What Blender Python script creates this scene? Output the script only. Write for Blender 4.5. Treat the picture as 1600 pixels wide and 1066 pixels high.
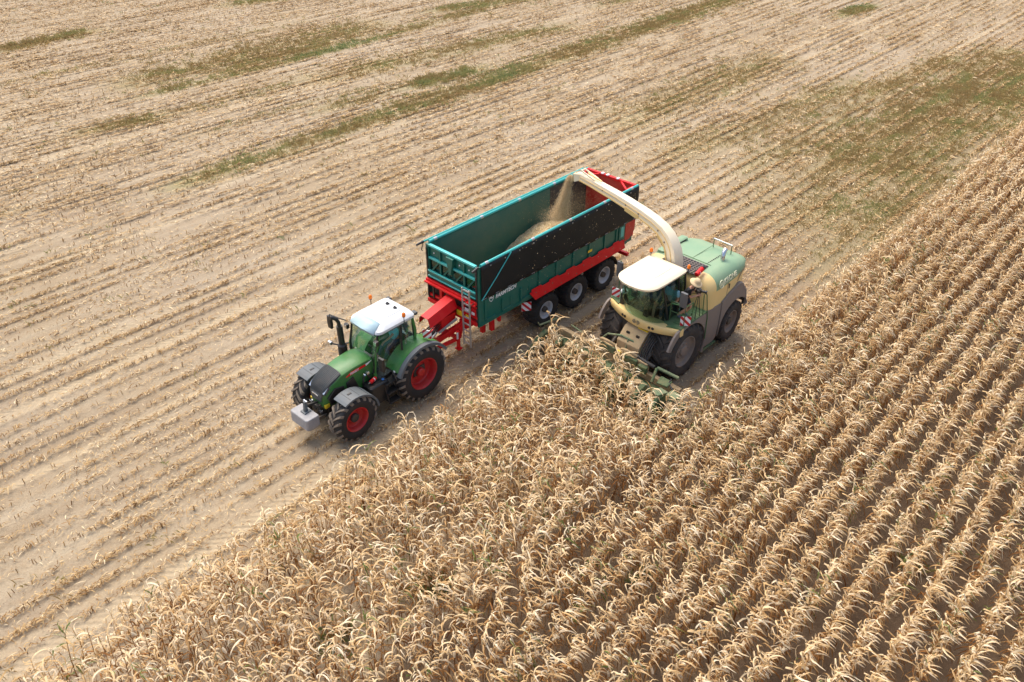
import bpy, bmesh, math, random
import numpy as np
from mathutils import Vector, Matrix

# ------------------------------------------------------------------ camera, sky, sun, exposure
scene = bpy.context.scene
for o in list(bpy.data.objects):
    bpy.data.objects.remove(o)
COL = scene.collection

cam_data = bpy.data.cameras.new('camera')
cam_data.sensor_width = 36.0
cam_data.lens = 28.21
cam_data.clip_start = 0.5
cam_data.clip_end = 3000
cam = bpy.data.objects.new('camera', cam_data)
COL.objects.link(cam)
cam.matrix_world = (Matrix.Translation((0, 0, 16.817)) @ Matrix.Rotation(math.radians(90 - 34.976), 4, 'X')
                    @ Matrix.Rotation(math.radians(0.151), 4, 'Z'))
scene.camera = cam

SUN_EL, SUN_AZ = math.radians(62), math.radians(-30)     # azimuth from +Y towards +X (negative: left)
world = bpy.data.worlds.new("World")
scene.world = world
world.use_nodes = True
wn = world.node_tree.nodes
bg = wn['Background']
sky = wn.new('ShaderNodeTexSky')
sky.sky_type = 'NISHITA'
sky.sun_disc = False
sky.sun_elevation = SUN_EL
sky.sun_rotation = SUN_AZ
sky.air_density = 1.0
sky.dust_density = 4.0
sky.ozone_density = 1.0
world.node_tree.links.new(sky.outputs[0], bg.inputs[0])
bg.inputs[1].default_value = 0.15

sun_data = bpy.data.lights.new('sun', 'SUN')
sun_data.energy = 1.5
sun_data.angle = math.radians(40)
sun_data.color = (1.0, 0.95, 0.87)
sun = bpy.data.objects.new('sun', sun_data)
COL.objects.link(sun)
sd = Vector((math.sin(SUN_AZ) * math.cos(SUN_EL), math.cos(SUN_AZ) * math.cos(SUN_EL), math.sin(SUN_EL)))
sun.rotation_euler = sd.to_track_quat('Z', 'Y').to_euler()
sun.location = sd * 60

scene.view_settings.view_transform = 'Standard'
scene.view_settings.look = 'None'
scene.view_settings.gamma = 1.0
scene.view_settings.use_curve_mapping = False
scene.view_settings.exposure = 0.88

# ------------------------------------------------------------------ helpers
PI = math.pi
rng = np.random.default_rng(7)
rnd = random.Random(11)


def srgb(r, g, b):
    f = lambda c: (c / 255 / 12.92) if c <= 10 else ((c / 255 + 0.055) / 1.055) ** 2.4
    return (f(r), f(g), f(b), 1.0)


class NT:
    """tiny node helper"""
    def __init__(self, name):
        self.m = bpy.data.materials.new(name)
        self.m.use_nodes = True
        self.t = self.m.node_tree
        self.b = self.t.nodes['Principled BSDF']

    def n(self, typ, **kw):
        nd = self.t.nodes.new(typ)
        for k, v in kw.items():
            if k.startswith('i_'):
                key = k[2:]
                nd.inputs[int(key) if key.isdigit() else key].default_value = v
            else:
                setattr(nd, k, v)
        return nd

    def l(self, a, b):
        self.t.links.new(a, b)

    def ramp(self, fac, stops):
        r = self.n('ShaderNodeValToRGB')
        e = r.color_ramp.elements
        while len(e) < len(stops):
            e.new(0.5)
        for i, (p, c) in enumerate(stops):
            e[i].position = p
            e[i].color = c
        self.l(fac, r.inputs[0])
        return r.outputs[0]

    def mix(self, fac, a, b, mode='MIX'):
        m = self.n('ShaderNodeMix', data_type='RGBA', blend_type=mode)
        for s, v in ((m.inputs[0], fac), (m.inputs[6], a), (m.inputs[7], b)):
            if hasattr(v, 'is_linked'):
                self.l(v, s)
            else:
                s.default_value = v
        return m.outputs[2]

    def math(self, op, a, b=None, clamp=False):
        m = self.n('ShaderNodeMath', operation=op, use_clamp=clamp)
        for s, v in ((m.inputs[0], a), (m.inputs[1], b)):
            if v is None:
                continue
            if hasattr(v, 'is_linked'):
                self.l(v, s)
            else:
                s.default_value = v
        return m.outputs[0]

    def noise(self, vec=None, scale=5.0, detail=4.0, rough=0.55):
        n = self.n('ShaderNodeTexNoise')
        n.inputs['Scale'].default_value = scale
        n.inputs['Detail'].default_value = detail
        n.inputs['Roughness'].default_value = rough
        if vec is not None:
            self.l(vec, n.inputs['Vector'])
        return n.outputs['Fac']


DUST = srgb(176, 150, 118)


def paint(name, col, rough=0.35, dust=0.12, metal=0.0, dust_col=DUST, spec=0.5, scale=3.0, coat=0.0):
    n = NT(name)
    tc = n.n('ShaderNodeTexCoord')
    f = n.noise(tc.outputs['Object'], scale, 6, 0.65)
    f2 = n.noise(tc.outputs['Object'], scale * 9, 3, 0.6)
    k = n.math('MULTIPLY', n.math('SUBTRACT', f, 0.38, True), dust * 3.2, True)
    k = n.math('ADD', k, n.math('MULTIPLY', n.math('SUBTRACT', f2, 0.55, True), dust * 1.6), True)
    c = n.mix(k, col, dust_col)
    n.l(c, n.b.inputs['Base Color'])
    r = n.math('ADD', n.math('MULTIPLY', k, 0.5), rough, True)
    n.l(r, n.b.inputs['Roughness'])
    n.b.inputs['Metallic'].default_value = metal
    n.b.inputs['Specular IOR Level'].default_value = spec
    n.b.inputs['Coat Weight'].default_value = coat
    return n.m


def glass_mat(name, tint, gloss=0.10):
    n = NT(name)
    n.t.nodes.remove(n.b)
    out = [x for x in n.t.nodes if x.type == 'OUTPUT_MATERIAL'][0]
    tr = n.n('ShaderNodeBsdfTransparent')
    tr.inputs[0].default_value = tint
    gl = n.n('ShaderNodeBsdfGlossy')
    gl.inputs['Roughness'].default_value = 0.04
    gl.inputs[0].default_value = (0.9, 0.95, 0.92, 1)
    fr = n.n('ShaderNodeFresnel')
    fr.inputs[0].default_value = 1.36
    tc = n.n('ShaderNodeTexCoord')
    sm = n.math('MULTIPLY', n.noise(tc.outputs['Object'], 2.5, 4, 0.6), gloss)
    fac = n.math('ADD', n.math('MULTIPLY', fr.outputs[0], 0.28), sm, True)
    mx = n.n('ShaderNodeMixShader')
    n.l(fac, mx.inputs[0])
    n.l(tr.outputs[0], mx.inputs[1])
    n.l(gl.outputs[0], mx.inputs[2])
    n.l(mx.outputs[0], out.inputs[0])
    return n.m


class MB:
    def __init__(self):
        self.v, self.f = [], []

    def add(self, vs, fs, M=None):
        k = len(self.v)
        for p in vs:
            self.v.append(tuple(M @ Vector(p)) if M is not None else tuple(p))
        for q in fs:
            self.f.append(tuple(i + k for i in q))
        return self

    def box(self, x0, x1, y0, y1, z0, z1, M=None):
        vs = [(x, y, z) for x in (x0, x1) for y in (y0, y1) for z in (z0, z1)]
        fs = [(0, 1, 3, 2), (4, 6, 7, 5), (0, 4, 5, 1), (2, 3, 7, 6), (0, 2, 6, 4), (1, 5, 7, 3)]
        return self.add(vs, fs, M)

    def prism(self, poly, axis, a0, a1, M=None):
        """poly: 2-D outline; axis 'x','y','z' is the extrusion axis"""
        def P(p, a):
            return {'x': (a, p[0], p[1]), 'y': (p[0], a, p[1]), 'z': (p[0], p[1], a)}[axis]
        n = len(poly)
        vs = [P(p, a0) for p in poly] + [P(p, a1) for p in poly]
        fs = [tuple(range(n))[::-1], tuple(range(n, 2 * n))]
        fs += [(i, (i + 1) % n, n + (i + 1) % n, n + i) for i in range(n)]
        return self.add(vs, fs, M)

    def loft(self, rings, cap=True, closed=True, M=None):
        n = len(rings[0])
        vs = [p for r in rings for p in r]
        fs = []
        for j in range(len(rings) - 1):
            for i in range(n if closed else n - 1):
                a, b = j * n + i, j * n + (i + 1) % n
                fs.append((a, b, b + n, a + n))
        if cap:
            fs.append(tuple(range(n))[::-1])
            fs.append(tuple(range((len(rings) - 1) * n, len(rings) * n)))
        return self.add(vs, fs, M)

    def tube(self, pts, r, n=8, cap=True, M=None):
        pts = [Vector(p) for p in pts]
        rs = r if isinstance(r, (list, tuple)) else [r] * len(pts)
        rings = []
        up = None
        for i, p in enumerate(pts):
            d = (pts[min(i + 1, len(pts) - 1)] - pts[max(i - 1, 0)]).normalized()
            if up is None:
                up = Vector((0, 0, 1)) if abs(d.z) < 0.9 else Vector((1, 0, 0))
            a = d.cross(up)
            if a.length < 1e-5:
                a = d.orthogonal()
            a.normalize()
            b = a.cross(d).normalized()
            up = b
            rings.append([tuple(p + (a * math.cos(2 * PI * k / n) + b * math.sin(2 * PI * k / n)) * rs[i]) for k in range(n)])
        return self.loft(rings, cap, True, M)

    def beam(self, p0, p1, w, h, M=None):
        """square bar between two points"""
        p0, p1 = Vector(p0), Vector(p1)
        d = (p1 - p0).normalized()
        up = Vector((0, 0, 1)) if abs(d.z) < 0.95 else Vector((1, 0, 0))
        a = d.cross(up).normalized() * w / 2
        b = a.cross(d).normalized() * h / 2
        r = lambda p: [tuple(p + a + b), tuple(p - a + b), tuple(p - a - b), tuple(p + a - b)]
        return self.loft([r(p0), r(p1)], True, True, M)

    def revolve(self, prof, c=(0, 0, 0), n=32, axis='y', sgn=1, arc=None, M=None):
        """prof: (r, a) pairs, revolved about the axis through c"""
        full = arc is None
        a0, a1 = (0, 2 * PI) if full else arc
        m = n if full else n + 1
        vs, fs = [], []
        for k in range(m):
            t = a0 + (a1 - a0) * k / n
            cs, sn = math.cos(t), math.sin(t)
            for r, a in prof:
                if axis == 'y':
                    vs.append((c[0] + r * cs, c[1] + a * sgn, c[2] + r * sn))
                elif axis == 'z':
                    vs.append((c[0] + r * cs, c[1] + r * sn, c[2] + a))
                else:
                    vs.append((c[0] + a, c[1] + r * cs, c[2] + r * sn))
        q = len(prof)
        for k in range(n):
            for j in range(q - 1):
                a = k * q + j
                b = ((k + 1) % m) * q + j
                fs.append((a, a + 1, b + 1, b))
        return self.add(vs, fs, M)

    def grid(self, P, th=0.0):
        """P[i][j] points -> sheet"""
        ni, nj = len(P), len(P[0])
        vs = [p for row in P for p in row]
        fs = [(i * nj + j, i * nj + j + 1, (i + 1) * nj + j + 1, (i + 1) * nj + j) for i in range(ni - 1) for j in range(nj - 1)]
        return self.add(vs, fs)

    def build(self, name, mat, parent=None, smooth=0, bevel=0.0, solid=0.0, sub=0):
        me = bpy.data.meshes.new(name)
        me.from_pydata(self.v, [], self.f)
        bm = bmesh.new()
        bm.from_mesh(me)
        bmesh.ops.remove_doubles(bm, verts=bm.verts, dist=1e-5)
        bmesh.ops.recalc_face_normals(bm, faces=bm.faces)
        bm.to_mesh(me)
        bm.free()
        me.materials.append(mat)
        o = bpy.data.objects.new(name, me)
        COL.objects.link(o)
        if parent is not None:
            o.parent = parent
        if solid:
            md = o.modifiers.new('solid', 'SOLIDIFY')
            md.thickness = solid
            md.offset = 0
        if bevel:
            md = o.modifiers.new('bevel', 'BEVEL')
            md.width = bevel
            md.segments = 2
            md.limit_method = 'ANGLE'
            md.angle_limit = math.radians(30)
        if sub:
            md = o.modifiers.new('sub', 'SUBSURF')
            md.levels = sub
            md.render_levels = sub
        if smooth:
            me.shade_smooth()
            me.set_sharp_from_angle(angle=math.radians(smooth))
        return o


def tag(o, label=None, cat=None, group=None, kind=None):
    if label: o['label'] = label
    if cat: o['category'] = cat
    if group: o['group'] = group
    if kind: o['kind'] = kind
    return o


def empty(name, loc, rz=0.0):
    o = bpy.data.objects.new(name, None)
    o.empty_display_size = 0.2
    COL.objects.link(o)
    o.location = loc
    o.rotation_euler = (0, 0, rz)
    return o


def part(name, parent, loc=(0, 0, 0)):
    o = bpy.data.objects.new(name, None)
    o.empty_display_size = 0.1
    COL.objects.link(o)
    o.parent = parent
    o.location = loc
    return o


def raw_mesh(name, V, F, mat, attr=None, parent=None, smooth=False):
    """big numpy mesh; F is (n,3) or (n,4); attr: per-face colour tint float"""
    V = np.asarray(V, np.float32)
    F = np.asarray(F, np.int32)
    me = bpy.data.meshes.new(name)
    k = F.shape[1]
    me.vertices.add(len(V))
    me.vertices.foreach_set('co', V.ravel())
    me.loops.add(F.size)
    me.loops.foreach_set('vertex_index', F.ravel())
    me.polygons.add(len(F))
    me.polygons.foreach_set('loop_start', np.arange(0, F.size, k, dtype=np.int32))
    me.update(calc_edges=True)
    if attr is not None:
        a = me.attributes.new('tint', 'FLOAT', 'FACE')
        a.data.foreach_set('value', np.asarray(attr, np.float32))
    if smooth:
        me.shade_smooth()
    me.materials.append(mat)
    o = bpy.data.objects.new(name, me)
    COL.objects.link(o)
    if parent is not None:
        o.parent = parent
    return o


# field frame: u runs along the crop rows, s across them
ROW_A = math.radians(47.0)
CA, SA = math.cos(ROW_A), math.sin(ROW_A)


def uv2w(u, s):
    return u * CA + s * SA, u * SA - s * CA


def vnoise(x, y, seed=0):
    """cheap smooth value noise on arrays, 0..1"""
    xi, yi = np.floor(x).astype(np.int64), np.floor(y).astype(np.int64)
    fx, fy = x - xi, y - yi
    fx, fy = fx * fx * (3 - 2 * fx), fy * fy * (3 - 2 * fy)
    def h(a, b):
        n = (a * 374761393 + b * 668265263 + seed * 144665) & 0x7fffffff
        n = ((n ^ (n >> 13)) * 1274126177) & 0x7fffffff
        return ((n ^ (n >> 16)) & 0xffff) / 65535.0
    a, b, c, d = h(xi, yi), h(xi + 1, yi), h(xi, yi + 1), h(xi + 1, yi + 1)
    return (a * (1 - fx) + b * fx) * (1 - fy) + (c * (1 - fx) + d * fx) * fy

# ------------------------------------------------------------------ field ground
def ground_material():
    n = NT('dry_loam')
    geo = n.n('ShaderNodeNewGeometry')
    mp = n.n('ShaderNodeMapping')
    mp.inputs['Rotation'].default_value = (0, 0, -ROW_A)
    n.l(geo.outputs['Position'], mp.inputs['Vector'])
    sep = n.n('ShaderNodeSeparateXYZ')
    n.l(mp.outputs[0], sep.inputs[0])
    U, S = sep.outputs[0], n.math('MULTIPLY', sep.outputs[1], -1.0)
    st = n.n('ShaderNodeMapping')                 # stretched along the rows
    st.inputs['Scale'].default_value = (0.09, 0.9, 1)
    n.l(mp.outputs[0], st.inputs['Vector'])
    big = n.noise(mp.outputs[0], 0.11, 5, 0.6)
    streak = n.noise(st.outputs[0], 1.3, 5, 0.6)
    med = n.noise(mp.outputs[0], 1.6, 6, 0.65)
    fine = n.noise(mp.outputs[0], 11, 6, 0.7)
    grit = n.noise(mp.outputs[0], 55, 3, 0.7)
    c = n.ramp(streak, [(0.30, srgb(144, 125, 99)), (0.52, srgb(160, 142, 115)), (0.72, srgb(174, 158, 132))])
    c = n.mix(n.math('MULTIPLY', n.math('SUBTRACT', big, 0.40, True), 1.6, True), c, srgb(172, 158, 138))
    c = n.mix(n.math('MULTIPLY', n.math('SUBTRACT', med, 0.50, True), 1.7, True), c, srgb(150, 125, 92))
    c = n.mix(n.math('MULTIPLY', n.math('SUBTRACT', fine, 0.52, True), 2.4, True), c, srgb(136, 112, 80))
    crumb = n.noise(mp.outputs[0], 26, 5, 0.75)
    c = n.mix(n.math('MULTIPLY', n.math('SUBTRACT', crumb, 0.53, True), 4.5, True), c, srgb(120, 96, 68))
    c = n.mix(n.math('MULTIPLY', n.math('SUBTRACT', 0.44, crumb, True), 4.0, True), c, srgb(204, 184, 150))
    c = n.mix(n.math('MULTIPLY', n.math('SUBTRACT', grit, 0.56, True), 2.2, True), c, srgb(212, 196, 162))
    # compacted wheel tracks: smooth pale bands
    wob = n.math('MULTIPLY', n.math('SUBTRACT', n.noise(st.outputs[0], 0.5, 2, 0.5), 0.5), 0.35)
    Sw = n.math('ADD', S, wob)
    tr = None
    for s0, w in ((-25.5, 0.42), (-27.45, 0.36), (-15.75, 0.40), (-22.0, 0.22), (-34.6, 0.32), (-36.7, 0.32), (-46.4, 0.4), (-16.55, 0.35), (-18.4, 0.35)):
        d = n.math('ABSOLUTE', n.math('SUBTRACT', Sw, s0))
        b = n.math('SUBTRACT', 1.0, n.math('DIVIDE', d, w), True)
        b = n.math('MULTIPLY', b, 2.2, True)
        tr = b if tr is None else n.math('MAXIMUM', tr, b)
    tr = n.math('MULTIPLY', tr, n.math('MULTIPLY', n.math('SUBTRACT', n.noise(st.outputs[0], 0.35, 2, 0.5), 0.30, True), 4.0, True))
    c = n.mix(n.math('MULTIPLY', tr, 0.45), c, srgb(196, 176, 142))
    # freshly cut, moister soil of the harvested strip, with the machines' shade painted in
    strip_zone = n.math('MULTIPLY', n.math('SUBTRACT', n.math('ADD', S, n.math('MULTIPLY', med, 1.6)), -16.6, True), 0.45, True)
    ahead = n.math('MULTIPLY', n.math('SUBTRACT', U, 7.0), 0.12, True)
    c = n.mix(n.math('MULTIPLY', n.math('MULTIPLY', strip_zone, ahead), 0.72), c, srgb(122, 96, 72))
    under = n.math('MULTIPLY', n.math('SUBTRACT', n.math('ADD', S, n.math('MULTIPLY', med, 1.0)), -9.4, True), 1.2, True)  # moister soil and leaf debris among the crop, its shade painted into the colour
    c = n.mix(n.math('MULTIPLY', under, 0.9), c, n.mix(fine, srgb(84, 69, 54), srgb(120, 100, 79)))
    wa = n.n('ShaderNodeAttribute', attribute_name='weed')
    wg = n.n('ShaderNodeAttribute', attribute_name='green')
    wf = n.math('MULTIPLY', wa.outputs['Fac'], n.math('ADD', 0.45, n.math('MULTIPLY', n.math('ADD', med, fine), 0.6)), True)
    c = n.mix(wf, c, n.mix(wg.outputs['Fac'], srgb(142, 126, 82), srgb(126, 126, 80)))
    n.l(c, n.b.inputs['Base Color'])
    n.b.inputs['Roughness'].default_value = 0.95
    n.b.inputs['Specular IOR Level'].default_value = 0.15
    # relief: clods, row ridges, lug prints in the tracks
    ph = n.math('MULTIPLY', n.math('ADD', S, 3.02), 2 * PI / 0.65)
    ridge = n.math('MULTIPLY', n.math('COSINE', ph), 0.012)
    aS = n.math('ABSOLUTE', n.math('SUBTRACT', n.math('FRACT', n.math('MULTIPLY', Sw, 1.0)), 0.5))
    lug = n.math('SINE', n.math('ADD', n.math('MULTIPLY', U, 24.0), n.math('MULTIPLY', aS, 26.0)))
    h = n.math('ADD', n.math('MULTIPLY', med, 0.05), n.math('MULTIPLY', fine, 0.035))
    h = n.math('ADD', h, n.math('MULTIPLY', grit, 0.008))
    h = n.math('ADD', h, n.math('MULTIPLY', crumb, 0.022))
    h = n.math('ADD', h, ridge)
    h = n.math('ADD', h, n.math('MULTIPLY', n.math('MULTIPLY', lug, tr), 0.011))
    bp = n.n('ShaderNodeBump')
    bp.inputs['Strength'].default_value = 0.9
    bp.inputs['Distance'].default_value = 1.0
    n.l(h, bp.inputs['Height'])
    n.l(bp.outputs[0], n.b.inputs['Normal'])
    return n.m


# weedy strips: u0, s0, u1, s1, half width, tufts per m2, greenness, height
WEED_STRIPS = [(16.5, -38.2, 30, -38.6, 0.75, 22, 0.55, 0.20), (29, -38.6, 45, -38.9, 0.95, 26, 0.66, 0.24), (44, -39.0, 75, -39.8, 1.1, 20, 0.5, 0.24),
              (32, -52.5, 42, -52.8, 0.45, 22, 0.8, 0.25), (22, -52.8, 33, -52.5, 0.45, 18, 0.7, 0.22), (41, -53, 56, -54, 0.8, 12, 0.45, 0.22),
              (22, -56.2, 44, -56.5, 1.9, 12, 0.12, 0.22), (27, -54.3, 40, -54.6, 1.0, 14, 0.2, 0.22),
              (34.5, -41.7, 40.5, -41.2, 0.7, 34, 0.85, 0.32), (28, -42.2, 36, -41.8, 0.7, 12, 0.3, 0.2),
              (19, -70.8, 26, -71.4, 0.8, 26, 0.15, 0.32), (16.5, -49.1, 20.5, -48.4, 0.8, 16, 0.4, 0.2), (20, -48.4, 30, -47.8, 0.7, 7, 0.2, 0.2),
              (31, -47.6, 54, -44.6, 1.3, 12, 0.25, 0.2), (39, -71.8, 48, -70, 1.0, 14, 0.7, 0.25), (50, -56.4, 62, -53.5, 1.0, 14, 0.6, 0.25),
              (39, -27.2, 58, -27.3, 1.7, 12, 0.25, 0.16), (37, -22, 56, -20.2, 1.4, 11, 0.25, 0.16), (55, -18.6, 67, -17.8, 1.0, 13, 0.15, 0.18),
              (74, -29.4, 79, -28.9, 0.7, 22, 0.9, 0.3), (33, -14.2, 72, -13.6, 2.6, 9, 0.35, 0.15), (38, -18, 56, -18.2, 1.2, 12, 0.3, 0.16),
              (32, -11.2, 60, -10.4, 1.2, 9, 0.5, 0.15), (40, -15, 62, -14.6, 1.6, 14, 0.3, 0.18), (56, -12.2, 75, -12, 1.8, 16, 0.5, 0.2), (34, -12.6, 58, -12.2, 1.8, 13, 0.4, 0.15), (52, -15.6, 72, -15.2, 1.4, 14, 0.15, 0.18), (30, -10.6, 44, -10.2, 1.0, 9, 0.5, 0.13),
              (20, -44, 34, -43.6, 0.5, 5, 0.2, 0.16), (15, -62, 40, -61.5, 0.6, 4, 0.3, 0.18), (62, -47, 80, -46, 0.9, 8, 0.4, 0.2), (4, -41, 9, -41, 0.5, 6, 0.4, 0.15)]


def make_ground():
    # one sheet: gently uneven near the camera, flat out to the horizon
    xs = np.concatenate([np.linspace(-1500, -110, 12), np.linspace(-100, 100, 251), np.linspace(110, 1500, 12)])
    ys = np.concatenate([np.linspace(-1500, -30, 10), np.linspace(-20, 140, 201), np.linspace(150, 1500, 12)])
    X, Y = np.meshgrid(xs, ys, indexing='ij')
    Z = (vnoise(X / 2.3, Y / 2.3, 3) - 0.5) * 0.05 + (vnoise(X / 9, Y / 9, 4) - 0.5) * 0.06
    Z *= np.clip((200 - np.hypot(X, Y - 40)) / 80, 0, 1)
    Z -= 0.045
    ni, nj = X.shape
    V = np.stack([X, Y, Z], -1).reshape(-1, 3)
    I, J = np.meshgrid(np.arange(ni - 1), np.arange(nj - 1), indexing='ij')
    a = (I * nj + J).ravel()
    F = np.stack([a, a + nj, a + nj + 1, a + 1], -1)
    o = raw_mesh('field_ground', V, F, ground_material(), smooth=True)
    U, S = X * CA + Y * SA, X * SA - Y * CA
    w, g = np.zeros_like(X), np.zeros_like(X)
    for (u0, s0, u1, s1, hw, dens, gr, h) in WEED_STRIPS:
        t = np.clip((U - u0) / (u1 - u0), 0, 1)
        du = np.maximum(0, np.maximum(u0 - U, U - u1)) / 1.2
        ds = np.abs(S - (s0 + (s1 - s0) * t)) / (hw * 1.05)
        k = np.exp(-ds ** 2 - du ** 2) * min(1.0, dens / 18.0) * (0.55 + 0.7 * vnoise(U / 2.4, S / 0.8, 61))
        g = np.where(k > w, gr, g)
        w = np.maximum(w, k)
    for nm, arr in (('weed', np.clip(w, 0, 0.95) * 0.8), ('green', g)):
        at = o.data.attributes.new(nm, 'FLOAT', 'POINT')
        at.data.foreach_set('value', arr.astype(np.float32).ravel())
    tag(o, kind='structure')


make_ground()

# ------------------------------------------------------------------ crop and litter materials
def tint_mat(name, stops, rough=0.7, trans=0.25, noise_amt=0.25):
    n = NT(name)
    at = n.n('ShaderNodeAttribute', attribute_name='tint')
    geo = n.n('ShaderNodeNewGeometry')
    f = n.noise(geo.outputs['Position'], 9, 3, 0.6)
    t = n.math('ADD', at.outputs['Fac'], n.math('MULTIPLY', n.math('SUBTRACT', f, 0.5), noise_amt), True)
    c = n.ramp(t, stops)
    n.l(c, n.b.inputs['Base Color'])
    n.b.inputs['Roughness'].default_value = rough
    n.b.inputs['Specular IOR Level'].default_value = 0.25
    if trans:
        out = [x for x in n.t.nodes if x.type == 'OUTPUT_MATERIAL'][0]
        tl = n.n('ShaderNodeBsdfTranslucent')
        n.l(c, tl.inputs[0])
        mx = n.n('ShaderNodeMixShader')
        mx.inputs[0].default_value = trans
        n.l(n.b.outputs[0], mx.inputs[1])
        n.l(tl.outputs[0], mx.inputs[2])
        n.l(mx.outputs[0], out.inputs[0])
    return n.m


M_LEAF = tint_mat('dry_maize_leaf', [(0.0, srgb(104, 66, 34)), (0.22, srgb(160, 112, 60)), (0.45, srgb(208, 172, 118)),
                                     (0.75, srgb(232, 206, 162)), (0.93, srgb(244, 227, 194)), (0.97, srgb(128, 128, 66)), (1.0, srgb(96, 112, 52))])
M_STALK = tint_mat('dry_maize_stalk', [(0, srgb(120, 84, 46)), (0.5, srgb(176, 136, 82)), (1, srgb(206, 172, 116))], trans=0)
M_COB = tint_mat('maize_husk', [(0, srgb(222, 198, 152)), (1, srgb(244, 230, 198))], trans=0.1)
M_LITTER = tint_mat('maize_litter', [(0.0, srgb(100, 70, 40)), (0.3, srgb(150, 114, 68)), (0.6, srgb(200, 166, 112)), (1.0, srgb(238, 216, 174))], trans=0.15)
M_WEED = tint_mat('weed_grass', [(0.0, srgb(168, 142, 94)), (0.4, srgb(168, 156, 100)), (0.72, srgb(156, 156, 98)), (1.0, srgb(136, 154, 106))], trans=0.3)

WIND = np.array([0.90, -0.43])


def strip(P, W, cross):
    """ribbon: P (n,3) centre line, W (n,) half widths, cross (n,3) unit"""
    n = len(P)
    V = np.concatenate([P + cross * W[:, None], P - cross * W[:, None]])
    F = [(i, i + 1, n + i + 1, n + i) for i in range(n - 1)]
    return V, np.array(F, np.int32)


def make_leaf(z0, az, L, w, e0, e1, nseg, droop_pow, wind, twist):
    h = np.array([math.cos(az), math.sin(az)])
    p = np.array([0, 0, z0], float)
    P, C = [p.copy()], []
    for i in range(nseg + 1):
        t = i / nseg
        hv = h * (1 - wind * min(1, t * 1.6)) + WIND * wind * min(1, t * 1.6)
        hv /= max(1e-6, np.linalg.norm(hv))
        if droop_pow < 0:                      # snapped leaf: straight, then hanging
            e = e0 - 0.3 * t if t < -droop_pow else e1 + 0.25 * (t + droop_pow)
        else:
            e = e0 + (e1 - e0) * t ** droop_pow
        d = np.array([hv[0] * math.cos(e), hv[1] * math.cos(e), math.sin(e)])
        side = np.array([-hv[1], hv[0], 0])
        upv = np.cross(d, side)
        a = twist * t
        C.append(side * math.cos(a) + upv * math.sin(a))
        if i < nseg:
            p = p + d * L / nseg
            P.append(p.copy())
    t = np.linspace(0, 1, nseg + 1)
    W = w / 2 * np.interp(t, [0, 0.15, 0.45, 0.8, 1], [0.55, 0.9, 1.0, 0.62, 0.10])
    return strip(np.array(P), W, np.array(C))


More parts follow.
